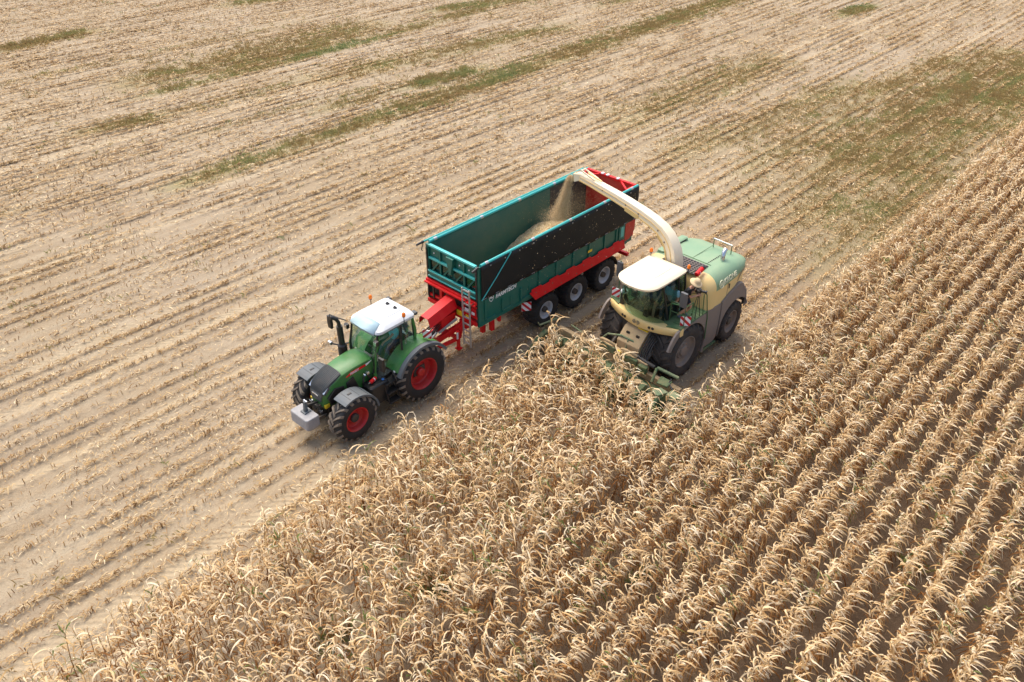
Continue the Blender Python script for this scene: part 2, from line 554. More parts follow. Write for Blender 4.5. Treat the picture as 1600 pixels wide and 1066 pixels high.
def make_plant(rg, far=False, windy=False):
    """one dead maize plant: list of (part name, V, F, tint)"""
    H = rg.uniform(1.35, 1.8)
    out = []
    lean = rg.normal(0, 0.07, 2) + WIND * 0.05
    zz = np.array([0, 0.5, 1.0]) * H
    rr = np.array([0.013, 0.011, 0.006])
    V = []
    for z, r in zip(zz, rr):
        c = lean * (z / H) ** 1.5 * H
        for k in range(3):
            V.append((c[0] + r * math.cos(2.1 * k), c[1] + r * math.sin(2.1 * k), z))
    F = [(j * 3 + k, j * 3 + (k + 1) % 3, j * 3 + 3 + (k + 1) % 3, j * 3 + 3 + k) for j in range(2) for k in range(3)]
    out.append(('stalk', np.array(V), np.array(F), np.full(6, rg.uniform(0.2, 0.8))))
    nl = 11 if far else int(rg.integers(13, 18))
    az0 = rg.uniform(0, 2 * PI)
    green = rg.random() < 0.04
    for k in range(nl):
        q = (k + 0.5) / nl
        z0 = H * (0.20 + 0.80 * q ** 0.80)
        az = az0 + k * PI + rg.normal(0, 0.6)
        low = q < (0.36 if far else 0.44)
        L = rg.uniform(0.24, 0.40) if rg.random() < 0.62 else rg.uniform(0.40, 0.60)
        if low:
            e0, e1, wind = math.radians(rg.uniform(-50, 30)), math.radians(rg.uniform(-98, -78)), 0.0
        else:
            e0, e1, wind = math.radians(rg.uniform(15, 75)), math.radians(rg.uniform(-88, -18)), rg.uniform(0.6, 1.0) if windy else rg.uniform(0.2, 0.9)
        dp = rg.uniform(0.55, 1.5) if rg.random() < 0.6 else -rg.uniform(0.12, 0.6)
        V, F = make_leaf(z0, az, L * (0.85 if far else 1), rg.uniform(0.024, 0.044) * (1.25 if far else 1), e0, e1, 3 if far else 5, dp, wind, rg.normal(0, 1.1))
        c = lean * (z0 / H) ** 1.5 * H
        V = V + np.array([c[0], c[1], 0])
        tint = rg.uniform(0.03, 0.40) if low else np.clip(rg.normal(0.66, 0.18), 0.15, 0.92)
        if green and rg.random() < 0.5:
            tint = rg.uniform(0.95, 1.0)
        out.append(('leaf', V, F, np.full(len(F), tint)))
    if rg.random() < 0.8:
        z0, az = H * rg.uniform(0.42, 0.62), rg.uniform(0, 2 * PI)
        d = np.array([math.cos(az) * 0.5, math.sin(az) * 0.5, rg.uniform(-0.9, 0.2)])
        d /= np.linalg.norm(d)
        a = np.cross(d, [0, 0, 1.0]); a /= np.linalg.norm(a)
        b = np.cross(a, d)
        c0 = np.array([lean[0] * z0 * 0.6, lean[1] * z0 * 0.6, z0])
        V = [c0]
        for t, r in ((0.05, 0.026), (0.12, 0.036), (0.19, 0.022)):
            for k in range(5):
                V.append(c0 + d * t + (a * math.cos(1.2566 * k) + b * math.sin(1.2566 * k)) * r)
        V.append(c0 + d * 0.24)
        F = [(0, 1 + k, 1 + (k + 1) % 5, 0) for k in range(5)]
        F += [(1 + j * 5 + k, 1 + j * 5 + (k + 1) % 5, 6 + j * 5 + (k + 1) % 5, 6 + j * 5 + k) for j in range(2) for k in range(5)]
        F = [f for f in F if len(set(f)) == 4] + [(11 + k, 11 + (k + 1) % 5, 16, 16) for k in []]
        F += [(1, 2, 3, 4), (11, 12, 13, 14)]
        out.append(('cob', np.array(V), np.array(F), np.full(len(F), rg.uniform(0.72, 0.92))))
    return out


def to_px(x, y, z):
    """rough picture position, only used to leave out what lies far outside the view"""
    p = math.radians(34.976)
    fw = y * math.cos(p) - (z - 16.817) * math.sin(p)
    up = y * math.sin(p) + (z - 16.817) * math.cos(p)
    fw = np.maximum(fw, 0.1)
    return 0.5 + 0.7837 * x / fw, 0.5 - 0.7837 * 1.5 * up / fw, fw


ROW = 0.65
ROW0 = -3.02
HEADER_U = 17.0


def crop_edges(s):
    """rows that are already cut: where along u does standing maize start and end"""
    if s < -9.05:
        return (-9.0, 18.5 if s < -11.3 else 18.0 if s < -10.2 else 17.5)
    return (-9.0, 92.0)


def plant_spots():
    P = []
    for k in range(-17, 15):
        s = ROW0 + k * ROW
        u0, u1 = crop_edges(s)
        u = u0
        while u < u1:
            u += 0.138 * rnd.uniform(0.55, 1.5)
            thin = 0.94 if s < -8 and u < 14 else 0.97
            if rnd.random() > thin:
                continue
            jit = 0.07 if s < -7 else 0.035
            if s < -13.6:
                jit = 0.17
            edge = 0.35 * math.sin(u * 0.9) + rnd.gauss(0, 0.25)
            if s < -9.05 and u > u1 - 0.5 + edge:
                continue
            P.append((u, s + rnd.gauss(0, jit)))
    P = np.array(P)
    x, y = uv2w(P[:, 0], P[:, 1])
    px, py, fw = to_px(x, y, 0.8)
    keep = (px > -0.22) & (px < 1.22) & (py < 1.28) & (py > -0.25)
    # leave the header's own deck and the wheels free
    return P[keep], x[keep], y[keep], px[keep], py[keep], fw[keep]


N_VAR = 40
PROTO = [make_plant(np.random.default_rng(100 + i)) for i in range(N_VAR)]
WINDP = [make_plant(np.random.default_rng(500 + i), False, True) for i in range(N_VAR)]
FARP = [make_plant(np.random.default_rng(300 + i), True) for i in range(24)]



def join_plant(pl):
    V, F, T, Mi = [], [], [], []
    k = 0
    for name, v, f, t in pl:
        V.append(v); F.append(f + k); T.append(t)
        k += len(v)
    return np.concatenate(V), np.concatenate(F), np.concatenate(T)


M_CROP = tint_mat('dry_maize_plant', [(0.0, srgb(104, 66, 34)), (0.22, srgb(160, 112, 60)), (0.45, srgb(208, 172, 118)),
                                      (0.75, srgb(232, 206, 162)), (0.93, srgb(244, 227, 194)), (0.97, srgb(128, 128, 66)), (1.0, srgb(96, 112, 52))])


def make_crop():
    P, x, y, px, py, fw = plant_spots()
    inside = (px > 0.005) & (px < 0.995) & (py < 0.985)
    order = np.argsort(np.where(inside, fw, 1e9))
    near = set(order[:300].tolist())
    rg = np.random.default_rng(5)
    # the nearest three hundred, one by one
    meshes = []
    mats = dict(stalk=M_STALK, leaf=M_LEAF, cob=M_COB)
    for pl in PROTO + WINDP:
        ms = []
        for name, v, f, t in pl:
            me = bpy.data.meshes.new('maize_' + name)
            me.from_pydata(v.tolist(), [], f.tolist())
            a = me.attributes.new('tint', 'FLOAT', 'FACE')
            a.data.foreach_set('value', t.astype(np.float32))
            me.materials.append(mats[name])
            ms.append((name, me))
        meshes.append(ms)
    V0 = [join_plant(p) for p in PROTO + WINDP]
    V1 = [join_plant(p) for p in FARP]
    VV, FF, TT = [], [], []
    k = 0
    for i in range(len(P)):
        rz = rg.normal(0, 0.30)
        sc = rg.uniform(0.86, 1.10) * (1.0 + 0.10 * (vnoise(np.array([P[i, 0] / 3.0]), np.array([P[i, 1] / 2.0]), 9)[0] - 0.5))
        if P[i, 1] < -8.5 and P[i, 0] < 19:
            sc *= rg.uniform(0.88, 1.12) * (1.0 + 0.06 * min(1, max(0, (P[i, 0] - 4) / 10)))
            rz *= 2.5
        j = int(rg.integers(0, N_VAR))
        if P[i, 1] > -8.0 or rg.random() < 0.35:
            j += N_VAR
            rz *= 0.6
        slim = 0.94 if P[i, 1] > -9.05 else 1.0
        if i in near:
            e = empty('maize_plant', (x[i], y[i], -0.03), rz)
            e.scale = (sc * slim, sc * slim, sc)
            tag(e, 'dead straw coloured maize plant with drooping dry leaves in the closest rows', 'maize plant', 'dry maize plants standing in the nearest rows')
            for name, me in meshes[j]:
                o = bpy.data.objects.new(name, me)
                COL.objects.link(o)
                o.parent = e
            continue
        V, F, T = V1[j % len(V1)] if fw[i] > 36 else V0[j]
        c, s = math.cos(rz) * sc * slim, math.sin(rz) * sc * slim
        W = np.empty_like(V)
        W[:, 0] = V[:, 0] * c - V[:, 1] * s + x[i]
        W[:, 1] = V[:, 0] * s + V[:, 1] * c + y[i]
        W[:, 2] = V[:, 2] * sc - 0.03
        VV.append(W); FF.append(F + k); TT.append(np.clip(T + rg.normal(0, 0.05) * (T < 0.93), 0, 1))
        k += len(W)
    o = raw_mesh('maize_crop', np.concatenate(VV), np.concatenate(FF), M_CROP, np.concatenate(TT))
    tag(o, 'standing field of dead straw coloured maize in long parallel rows', 'maize', kind='stuff')
    print('plants', len(P), 'quads', sum(len(f) for f in FF))


make_crop()


# ------------------------------------------------------------------ stubble, litter and weeds
def in_stubble(u, s):
    cut = (s < -14.4) | ((s < -9.2) & (u > 17.6))
    return cut


def visible(u, s, m=0.17):
    x, y = uv2w(u, s)
    px, py, fw = to_px(x, y, 0.0)
    return (px > -m) & (px < 1 + m) & (py > -m) & (py < 1 + m), fw


def bent_strips(x, y, z, az, L, w, arc, roll):
    """many bent leaf pieces at once: three cross sections each, two quads"""
    n = len(x)
    dx, dy = np.cos(az), np.sin(az)
    cx, cy = -dy * np.cos(roll), dx * np.cos(roll)
    cz = np.sin(roll)
    V = np.empty((n, 6, 3), np.float32)
    for k, (t, hz, ww) in enumerate(((-0.5, 0.0, 0.6), (0.0, 1.0, 1.0), (0.5, 0.05, 0.35))):
        px = x + dx * L * t
        py = y + dy * L * t
        pz = z + arc * hz
        for q, sg in ((0, 1), (1, -1)):
            V[:, 2 * k + q, 0] = px + sg * cx * w * ww
            V[:, 2 * k + q, 1] = py + sg * cy * w * ww
            V[:, 2 * k + q, 2] = pz + sg * cz * w * ww
    b = (np.arange(n) * 6)[:, None]
    F = np.concatenate([b + np.array([0, 2, 3, 1]), b + np.array([2, 4, 5, 3])], 0)
    return V.reshape(-1, 3), F


def make_litter():
    rg = np.random.default_rng(21)
    rows = np.arange(-150, 1)
    us, ss, kinds = [], [], []
    # piles along the rows
    N = 1900000
    u = rg.uniform(-12, 130, N)
    k = rg.integers(-135, -8, N)
    s0 = ROW0 + k * ROW
    ok, fw = visible(u, s0)
    st = vnoise(u / 3.2 + k * 7.31, k * 1.0, 31) * 0.75 + vnoise(u / 0.8 + k * 3.7, k * 1.0, 32) * 0.35
    st = np.clip(st - 0.20, 0, 1) * 1.25
    rowk = 0.28 + 1.15 * vnoise(k * 1.0 + 0.0, k * 0.37, 33)
    acc = st * rowk * np.clip((26.0 / fw) ** 0.7, 0.35, 1.0)
    sel = ok & in_stubble(u, s0) & (rg.random(N) < acc)
    u, s0, st = u[sel], s0[sel], st[sel]
    s = s0 + rg.normal(0, 0.055, len(u))
    us.append(u); ss.append(s); kinds.append(np.zeros(len(u)))
    # scattered pieces between the rows
    N = 2100000
    u = rg.uniform(-12, 130, N)
    s = rg.uniform(-95, -9.2, N)
    ok, fw = visible(u, s)
    pat = vnoise(u / 5.0, s / 1.3, 41) * 0.8 + vnoise(u / 1.1, s / 0.7, 42) * 0.4
    strip_zone = (s > -20.5) & (u < 75)
    acc = np.clip(pat - 0.30, 0.03, 1) * np.clip((26.0 / fw) ** 0.9, 0.2, 1.0) * np.where(strip_zone, 0.9, 0.62)
    for t0 in (-25.5, -27.45, -15.75):
        acc = acc * np.where(np.abs(s - t0) < 0.3, 0.3, 1)
    sel = ok & in_stubble(u, s) & (rg.random(N) < acc)
    us.append(u[sel]); ss.append(s[sel]); kinds.append(np.ones(sel.sum()))
    u, s, kd = np.concatenate(us), np.concatenate(ss), np.concatenate(kinds)
    x, y = uv2w(u, s)
    _, fw = visible(u, s)
    n = len(u)
    big = np.clip(fw / 26.0, 1, 2.0)
    L = np.where(kd == 0, rg.uniform(0.06, 0.22, n), rg.uniform(0.03, 0.17, n)) * np.where(rg.random(n) < 0.07, 2.0, 1) * big ** 0.5
    w = rg.uniform(0.006, 0.015, n) * big
    arc = rg.uniform(0.0, 0.05, n) * np.where(kd == 0, 1.5, 0.8)
    az = np.where(kd == 0, ROW_A + rg.normal(0, 0.9, n), rg.uniform(0, 2 * PI, n))
    z = np.where(kd == 0, rg.uniform(-0.01, 0.08, n), rg.uniform(-0.01, 0.02, n))
    roll = rg.normal(0, 0.5, n)
    q = fw < 36
    V, F = bent_strips(x[q], y[q], z[q], az[q], L[q], w[q], arc[q], roll[q])
    # farther off each piece is one quad
    f = ~q
    dx, dy = np.cos(az[f]) * L[f] / 2, np.sin(az[f]) * L[f] / 2
    cx, cy, cz = -np.sin(az[f]) * np.cos(roll[f]) * w[f], np.cos(az[f]) * np.cos(roll[f]) * w[f], np.sin(roll[f]) * w[f]
    zz = z[f] + arc[f] * 0.6
    W = np.stack([np.stack([x[f] + a * dx + b * cx, y[f] + a * dy + b * cy, zz + b * cz], -1) for a, b in ((-1, 1), (1, 0.6), (1, -0.6), (-1, -1))], 1)
    F = np.concatenate([F, np.arange(W.shape[0] * 4).reshape(-1, 4) + len(V)])
    V = np.concatenate([V, W.reshape(-1, 3)])
    tint = np.clip(np.where(kd == 0, rg.normal(0.46, 0.24, n), rg.normal(0.56, 0.26, n)), 0, 1)
    o = raw_mesh('maize_litter', V, F, M_LITTER, np.concatenate([tint[q], tint[q], tint[f]]))
    tag(o, 'dry broken maize leaves and husks littering the harvested rows', 'crop litter', kind='stuff')
    print('litter', n)


def make_stubs():
    rg = np.random.default_rng(22)
    N = 120000
    u = rg.uniform(-12, 125, N)
    k = rg.integers(-130, -8, N)
    s = ROW0 + k * ROW + rg.normal(0, 0.03, N)
    ok, fw = visible(u, s)
    gap = vnoise(u / 2.2 + k * 5.1, k * 1.0, 51)
    sel = ok & in_stubble(u, s) & (gap > 0.28) & (rg.random(N) < 0.42 * np.clip(30 / fw, 0.35, 1))
    u, s, fw = u[sel], s[sel], fw[sel]
    n = len(u)
    x, y = uv2w(u, s)
    h = rg.uniform(0.03, 0.13, n)
    r = rg.uniform(0.009, 0.014, n) * np.clip(fw / 30, 1, 1.4)
    tx, ty = rg.normal(0, 0.25, n) * h, rg.normal(0, 0.25, n) * h
    V = np.empty((n, 6, 3), np.float32)
    for j in range(3):
        a = 2.094 * j
        V[:, j, 0] = x + r * math.cos(a); V[:, j, 1] = y + r * math.sin(a); V[:, j, 2] = -0.05
        V[:, 3 + j, 0] = x + tx + r * 0.9 * math.cos(a); V[:, 3 + j, 1] = y + ty + r * 0.9 * math.sin(a); V[:, 3 + j, 2] = h + 0.015 * j
    b = (np.arange(n) * 6)[:, None]
    F = np.concatenate([b + np.array([j, (j + 1) % 3, 3 + (j + 1) % 3, 3 + j]) for j in range(3)] + [b + np.array([3, 4, 5, 3])], 0)
    F = F[:3 * n]
    t = rg.uniform(0, 0.75, n)
    o = raw_mesh('maize_stubble', V.reshape(-1, 3), F, M_STALK, np.concatenate([t] * 3))
    tag(o, 'short cut maize stalks left in parallel rows over the harvested ground', 'stubble', kind='stuff')
    print('stubs', n)


def make_weeds():
    rg = np.random.default_rng(23)
    # (u0, s0, u1, s1, half width, tufts per m2, green 0..1, height)
    U, S, G, Hh = [], [], [], []
    for (u0, s0, u1, s1, hw, dens, g, h) in WEED_STRIPS:
        n = int(abs(u1 - u0) * 2 * hw * dens * 1.5)
        h *= 0.62
        t = rg.random(n)
        u = u0 + (u1 - u0) * t
        ds = rg.normal(0, 0.75, n) * hw
        s = s0 + (s1 - s0) * t + ds
        m = vnoise(u / 2.4, s / 0.8, 61) * 0.7 + vnoise(u / 0.7, s / 0.5, 62) * 0.45
        fade = np.clip(np.minimum(t, 1 - t) * 7, 0.15, 1)
        sel = rg.random(n) < np.clip(m * 1.4 - 0.12, 0, 1) * fade
        gg = np.clip(g * 0.5 + (vnoise(u / 1.7, s / 0.6, 63) - 0.5) * 1.1, 0, 1)
        U.append(u[sel]); S.append(s[sel]); G.append(gg[sel]); Hh.append(np.full(sel.sum(), h))
    # a few weeds scattered everywhere
    n = 900
    U.append(rg.uniform(0, 95, n)); S.append(rg.uniform(-85, -15, n)); G.append(rg.uniform(0, 0.8, n)); Hh.append(np.full(n, 0.12))
    # and green ones between the standing rows at the bottom of the picture
    for (a, b, c) in ((8.2, -10.4, 12), (5.6, -10.9, 8), (11.9, -6.7, 4), (17.5, -1.7, 4)):
        U.append(rg.normal(a, 0.22, c)); S.append(rg.normal(b, 0.16, c)); G.append(rg.uniform(0.7, 1, c)); Hh.append(np.full(c, 0.35))
    u, s, g, h = (np.concatenate(q) for q in (U, S, G, Hh))
    _, fw = visible(u, s)
    B = 8
    n = len(u)
    x, y = uv2w(u, s)
    x = np.repeat(x, B) + rg.normal(0, 0.11, n * B)
    y = np.repeat(y, B) + rg.normal(0, 0.11, n * B)
    g = np.repeat(g, B); h = np.repeat(h, B) * rg.uniform(0.5, 1.25, n * B)
    wd = np.repeat(np.clip(fw / 30, 0.8, 1.5), B) * rg.uniform(0.0035, 0.0075, n * B)
    az = rg.uniform(0, 2 * PI, n * B)
    out = rg.uniform(0.5, 1.6, n * B) * h
    V = np.empty((n * B, 4, 3), np.float32)
    cx, cy = -np.sin(az) * wd, np.cos(az) * wd
    V[:, 0] = np.stack([x + cx, y + cy, np.full_like(x, -0.04)], -1)
    V[:, 1] = np.stack([x - cx, y - cy, np.full_like(x, -0.04)], -1)
    mx, my = x + np.cos(az) * out * 0.35, y + np.sin(az) * out * 0.35
    V[:, 2] = np.stack([mx - cx, my - cy, h * 0.7], -1)
    V[:, 3] = np.stack([x + np.cos(az) * out, y + np.sin(az) * out, h], -1)
    F = np.arange(n * B * 4).reshape(-1, 4)
    o = raw_mesh('weeds', V.reshape(-1, 3), F, M_WEED, np.clip(g + rg.normal(0, 0.12, n * B), 0, 1))
    tag(o, 'strips of green and brown weeds growing between the stubble rows', 'weeds', kind='stuff')
    print('weeds', n)


make_litter()
make_stubs()
make_weeds()

# ------------------------------------------------------------------ machine materials
M_GREEN = paint('tractor_green', srgb(48, 114, 46), 0.45, 0.13, coat=0.1)
M_DGREY = paint('dark_grey_plastic', srgb(62, 68, 70), 0.55, 0.10)
M_FENDER = paint('fender_grey_plastic', srgb(86, 93, 96), 0.55, 0.10)
M_BLACK = paint('black_plastic', srgb(27, 28, 29), 0.45, 0.08)
M_STEELB = paint('dark_chassis_metal', srgb(40, 41, 41), 0.5, 0.25)
M_WHITE = paint('white_roof_paint', srgb(214, 215, 212), 0.45, 0.10)
M_RED = paint('red_paint', srgb(216, 16, 22), 0.5, 0.05, spec=0.3)
M_RIMRED = paint('red_rim_paint', srgb(188, 16, 26), 0.45, 0.16)
M_RIMGREY = paint('silver_rim_paint', srgb(190, 191, 192), 0.42, 0.14)
M_RIMDUST = paint('dusty_rim_paint', srgb(128, 114, 102), 0.7, 0.3)
M_TYRE = paint('tyre_rubber', srgb(42, 40, 38), 0.8, 0.20, dust_col=srgb(120, 102, 82))
M_TYRE2 = paint('dusty_tyre_rubber', srgb(52, 47, 43), 0.85, 0.30, dust_col=srgb(120, 102, 82))
M_TYRE3 = paint('black_tyre_rubber', srgb(36, 35, 34), 0.75, 0.14, dust_col=srgb(110, 94, 76))
M_LUGDUST = paint('tyre_tread_rubber', srgb(112, 102, 90), 0.9, 0.45, dust_col=srgb(168, 150, 126))
M_CONC = paint('grey_cast_weight', srgb(150, 148, 146), 0.75, 0.35, dust_col=srgb(198, 190, 180), scale=6)
M_CHROME = paint('bright_metal', srgb(200, 202, 204), 0.22, 0.05, metal=0.9)
M_ALU = paint('aluminium', srgb(196, 196, 192), 0.35, 0.08, metal=0.7)
M_YEL = paint('yellow_label', srgb(236, 196, 40), 0.45, 0.05)
M_LAMP = paint('orange_beacon_plastic', srgb(250, 122, 16), 0.25, 0.0)
M_WPLATE = paint('white_reflective', srgb(236, 232, 228), 0.35, 0.04)
M_RPLATE = paint('red_reflective', srgb(200, 26, 38), 0.35, 0.04)
M_GLASS = glass_mat('cab_glass', (0.95, 0.99, 0.97, 1), 0.02)
M_GLASSD = glass_mat('dark_cab_glass', (0.34, 0.47, 0.43, 1), 0.05)
M_GLASSB = paint('roof_window_glass', srgb(172, 196, 200), 0.4, 0.03)
M_SEAT = paint('seat_fabric', srgb(44, 48, 50), 0.85, 0.05)
M_HOSE = paint('hydraulic_hose_rubber', srgb(26, 26, 27), 0.6, 0.05)


def text_part(body, size, mat, parent, M, name, shear=0.2, offset=0.0, space=1.0, extrude=0.002):
    cu = bpy.data.curves.new(name, 'FONT')
    cu.body = body
    cu.size = size
    cu.shear = shear
    cu.offset = offset
    cu.space_character = space
    cu.extrude = extrude
    cu.align_x = 'LEFT'
    tmp = bpy.data.objects.new(name, cu)
    COL.objects.link(tmp)
    bpy.context.view_layer.update()
    me = bpy.data.meshes.new_from_object(tmp.evaluated_get(bpy.context.evaluated_depsgraph_get()))
    bpy.data.objects.remove(tmp)
    bpy.data.curves.remove(cu)
    me.materials.clear()
    me.materials.append(mat)
    o = bpy.data.objects.new(name, me)
    COL.objects.link(o)
    o.parent = parent
    o.matrix_local = M
    return o


def frame_mat(origin, xdir, ydir):
    x = Vector(xdir).normalized()
    y = Vector(ydir)
    y = (y - x * y.dot(x)).normalized()
    z = x.cross(y)
    M = Matrix((x, y, z)).transposed().to_4x4()
    M.translation = Vector(origin)
    return M


# ------------------------------------------------------------------ wheels
def tyre_mb(D, W, rim_d, nlug, lug=0.045, sweep=0.32, lugw=0.032, nseg=44):
    R, r0 = D / 2 - lug, rim_d / 2
    h = R - r0
    prof = [(r0 - 0.01, -0.40 * W), (r0 + 0.18 * h, -0.465 * W), (r0 + 0.5 * h, -0.5 * W), (r0 + 0.82 * h, -0.485 * W), (R - 0.03, -0.44 * W),
            (R, -0.33 * W), (R + 0.008, 0), (R, 0.33 * W), (R - 0.03, 0.44 * W), (r0 + 0.82 * h, 0.485 * W), (r0 + 0.5 * h, 0.5 * W),
            (r0 + 0.18 * h, 0.465 * W), (r0 - 0.01, 0.40 * W)]
    body = MB().revolve(prof, n=nseg)
    lugs = MB()
    for sd in (1, -1):
        for k in range(nlug):
            a0 = 2 * PI * (k + (0.5 if sd < 0 else 0)) / nlug
            rings = []
            for t, rt, rb in ((0.0, R + lug, R - 0.02), (0.3, R + lug, R - 0.02), (0.62, R + lug, R - 0.02), (0.92, R + lug * 0.85, R - 0.04), (1.0, R + lug * 0.1, R - 0.06), (1.03, R - 0.10 * h - 0.02, R - 0.10 * h - 0.05)):
                y = sd * W * (-0.02 + 0.50 * t)
                a = a0 + sweep * (t ** 0.8)
                dw = lugw / R * (1.0 + 0.35 * t)
                q = []
                for rr, da in ((rb, -dw * 1.25), (rt, -dw * 0.8), (rt, dw * 0.8), (rb, dw * 1.25)):
                    q.append((rr * math.cos(a + da), y, rr * math.sin(a + da)))
                rings.append(q)
            lugs.loft(rings)
    return body, lugs


def rim_mb(rim_d, W, dish):
    r = rim_d / 2
    p = [(r + 0.005, 0.405 * W), (r + 0.012, 0.43 * W), (r - 0.012, 0.435 * W), (r - 0.028, 0.40 * W), (r - 0.05, 0.30 * W), (r - 0.055, dish + 0.03), (r - 0.085, dish),
         (r * 0.55, dish - 0.02), (r * 0.48, dish + 0.03), (0.0, dish + 0.03)]
    return MB().revolve(p, n=40).revolve([(r + 0.005, -0.405 * W), (r - 0.05, -0.3 * W), (r - 0.05, 0.29 * W)], n=40)


_wheel_cache = {}


def wheel(name, parent, x, y, D, W, rim_d, nlug, rim_m, tyre_m, tread_m, dish, hub_m, sgn, hub_r=0.13, hub_out=0.10, spin=0.0, steer=0.0, **kw):
    """part: rim > tyre, tread, hub, wheel_nut; shares mesh data between equal wheels"""
    key = (name, D, W, rim_d, rim_m.name)
    rot = (0, spin, steer + (0 if sgn > 0 else PI))
    if key in _wheel_cache:
        objs = []
        for src in _wheel_cache[key]:
            c = src.copy()
            COL.objects.link(c)
            objs.append(c)
        for c in objs[1:]:
            c.parent = objs[0]
        objs[0].parent = parent
    else:
        rim = rim_mb(rim_d, W, dish).build(name, rim_m, parent, smooth=35)
        b, l = tyre_mb(D, W, rim_d, nlug, **kw)
        ty = b.build('tyre', tyre_m, rim, smooth=40)
        tr = l.build('tread', tread_m, rim)
        hb = MB().revolve([(hub_r, dish), (hub_r, dish + hub_out), (hub_r * 0.85, dish + hub_out + 0.03), (0, dish + hub_out + 0.03)], n=20).build('hub', hub_m, rim, smooth=30)
        nm = MB()
        for k in range(8):
            a = 2 * PI * k / 8
            c = (math.cos(a) * hub_r * 1.35, 0, math.sin(a) * hub_r * 1.35)
            nm.revolve([(0.018, dish + 0.01), (0.018, dish + 0.055), (0, dish + 0.055)], c=c, n=6)
        nt = tag(nm.build('wheel_nuts', rim_m, rim), kind='stuff')
        objs = [rim, ty, tr, hb, nt]
        _wheel_cache[key] = objs
    objs[0].location = (x, y, D / 2 - 0.045)
    objs[0].rotation_euler = rot
    return objs[0]


def warning_board(parent, c, w, h, nrm, up=(0, 0, 1), flip=1):
    """white board with slanting red stripes; nrm: facing direction"""
    n = Vector(nrm).normalized()
    u = Vector(up)
    x = u.cross(n).normalized()
    M = frame_mat(c, x, u)
    b = MB().box(-w / 2, w / 2, -h / 2, h / 2, -0.012, 0.012, M).build('warning_board', M_WPLATE, parent)
    for k in (-1, 0, 1):
        a0 = k * h * 0.72
        pts = []
        # slanted band clipped to the board
        sl = 1.0 * flip
        poly = [(-w / 2, a0 - 0.17 * h - sl * w / 2), (w / 2, a0 - 0.17 * h + sl * w / 2), (w / 2, a0 + 0.17 * h + sl * w / 2), (-w / 2, a0 + 0.17 * h - sl * w / 2)]
        poly = clip_poly(poly, h / 2)
        if len(poly) > 2:
            MB().prism(poly, 'z', -0.0145, 0.0145, M).build('stripe', M_RPLATE, b)
    return b


def clip_poly(poly, hh):
    for lim, sg in ((hh, 1), (-hh, -1)):
        out = []
        for i in range(len(poly)):
            a, b = poly[i], poly[(i + 1) % len(poly)]
            ia, ib = sg * a[1] <= sg * lim, sg * b[1] <= sg * lim
            if ia:
                out.append(a)
            if ia != ib:
                t = (lim - a[1]) / (b[1] - a[1])
                out.append((a[0] + (b[0] - a[0]) * t, lim))
        poly = out
        if len(poly) < 3:
            return []
    return poly


def beacon(parent, x, y, z, h=0.30):
    st = MB().revolve([(0.014, 0), (0.014, h * 0.62), (0.05, h * 0.62), (0.05, h * 0.70), (0, h * 0.70)], (x, y, z), 10, 'z').build('beacon', M_BLACK, parent)
    MB().revolve([(0.058, h * 0.70), (0.06, h * 0.85), (0.05, h * 0.98), (0.03, h * 1.05), (0, h * 1.07)], (x, y, z), 14, 'z').build('beacon_lens', M_LAMP, st, smooth=40)
    return st


def arc_band(c, R, y0, y1, a0, a1, n=18, th=0.03, drop=0.0):
    """fender: curved band about the axle, angles in degrees (0 = front, 90 = top)"""
    mb = MB()
    rings = []
    for k in range(n + 1):
        a = math.radians(a0 + (a1 - a0) * k / n)
        ca, sa = math.cos(a), math.sin(a)
        rings.append([(c[0] + (R + th) * ca, y0, c[1] + (R + th) * sa), (c[0] + (R + th) * ca, y1, c[1] + (R + th) * sa),
                      (c[0] + (R - drop) * ca, y1, c[1] + (R - drop) * sa), (c[0] + R * ca, y0, c[1] + R * sa)])
    return mb.loft(rings)


def rrect(x0, x1, y0, y1, r, z, n=5):
    """rounded rectangle ring; r may be a number or four corner radii (front-left, rear-left, rear-right, front-right)"""
    rs = r if isinstance(r, (tuple, list)) else (r,) * 4
    pts = []
    for (cx, cy, a0), q in zip(((x1, y1, 0), (x0, y1, 90), (x0, y0, 180), (x1, y0, 270)), rs):
        sx = -1 if cx == x1 else 1
        sy = -1 if cy == y1 else 1
        for k in range(n + 1):
            a = math.radians(a0 + 90 * k / n)
            pts.append((cx + sx * q + q * math.cos(a), cy + sy * q + q * math.sin(a), z))
    return pts


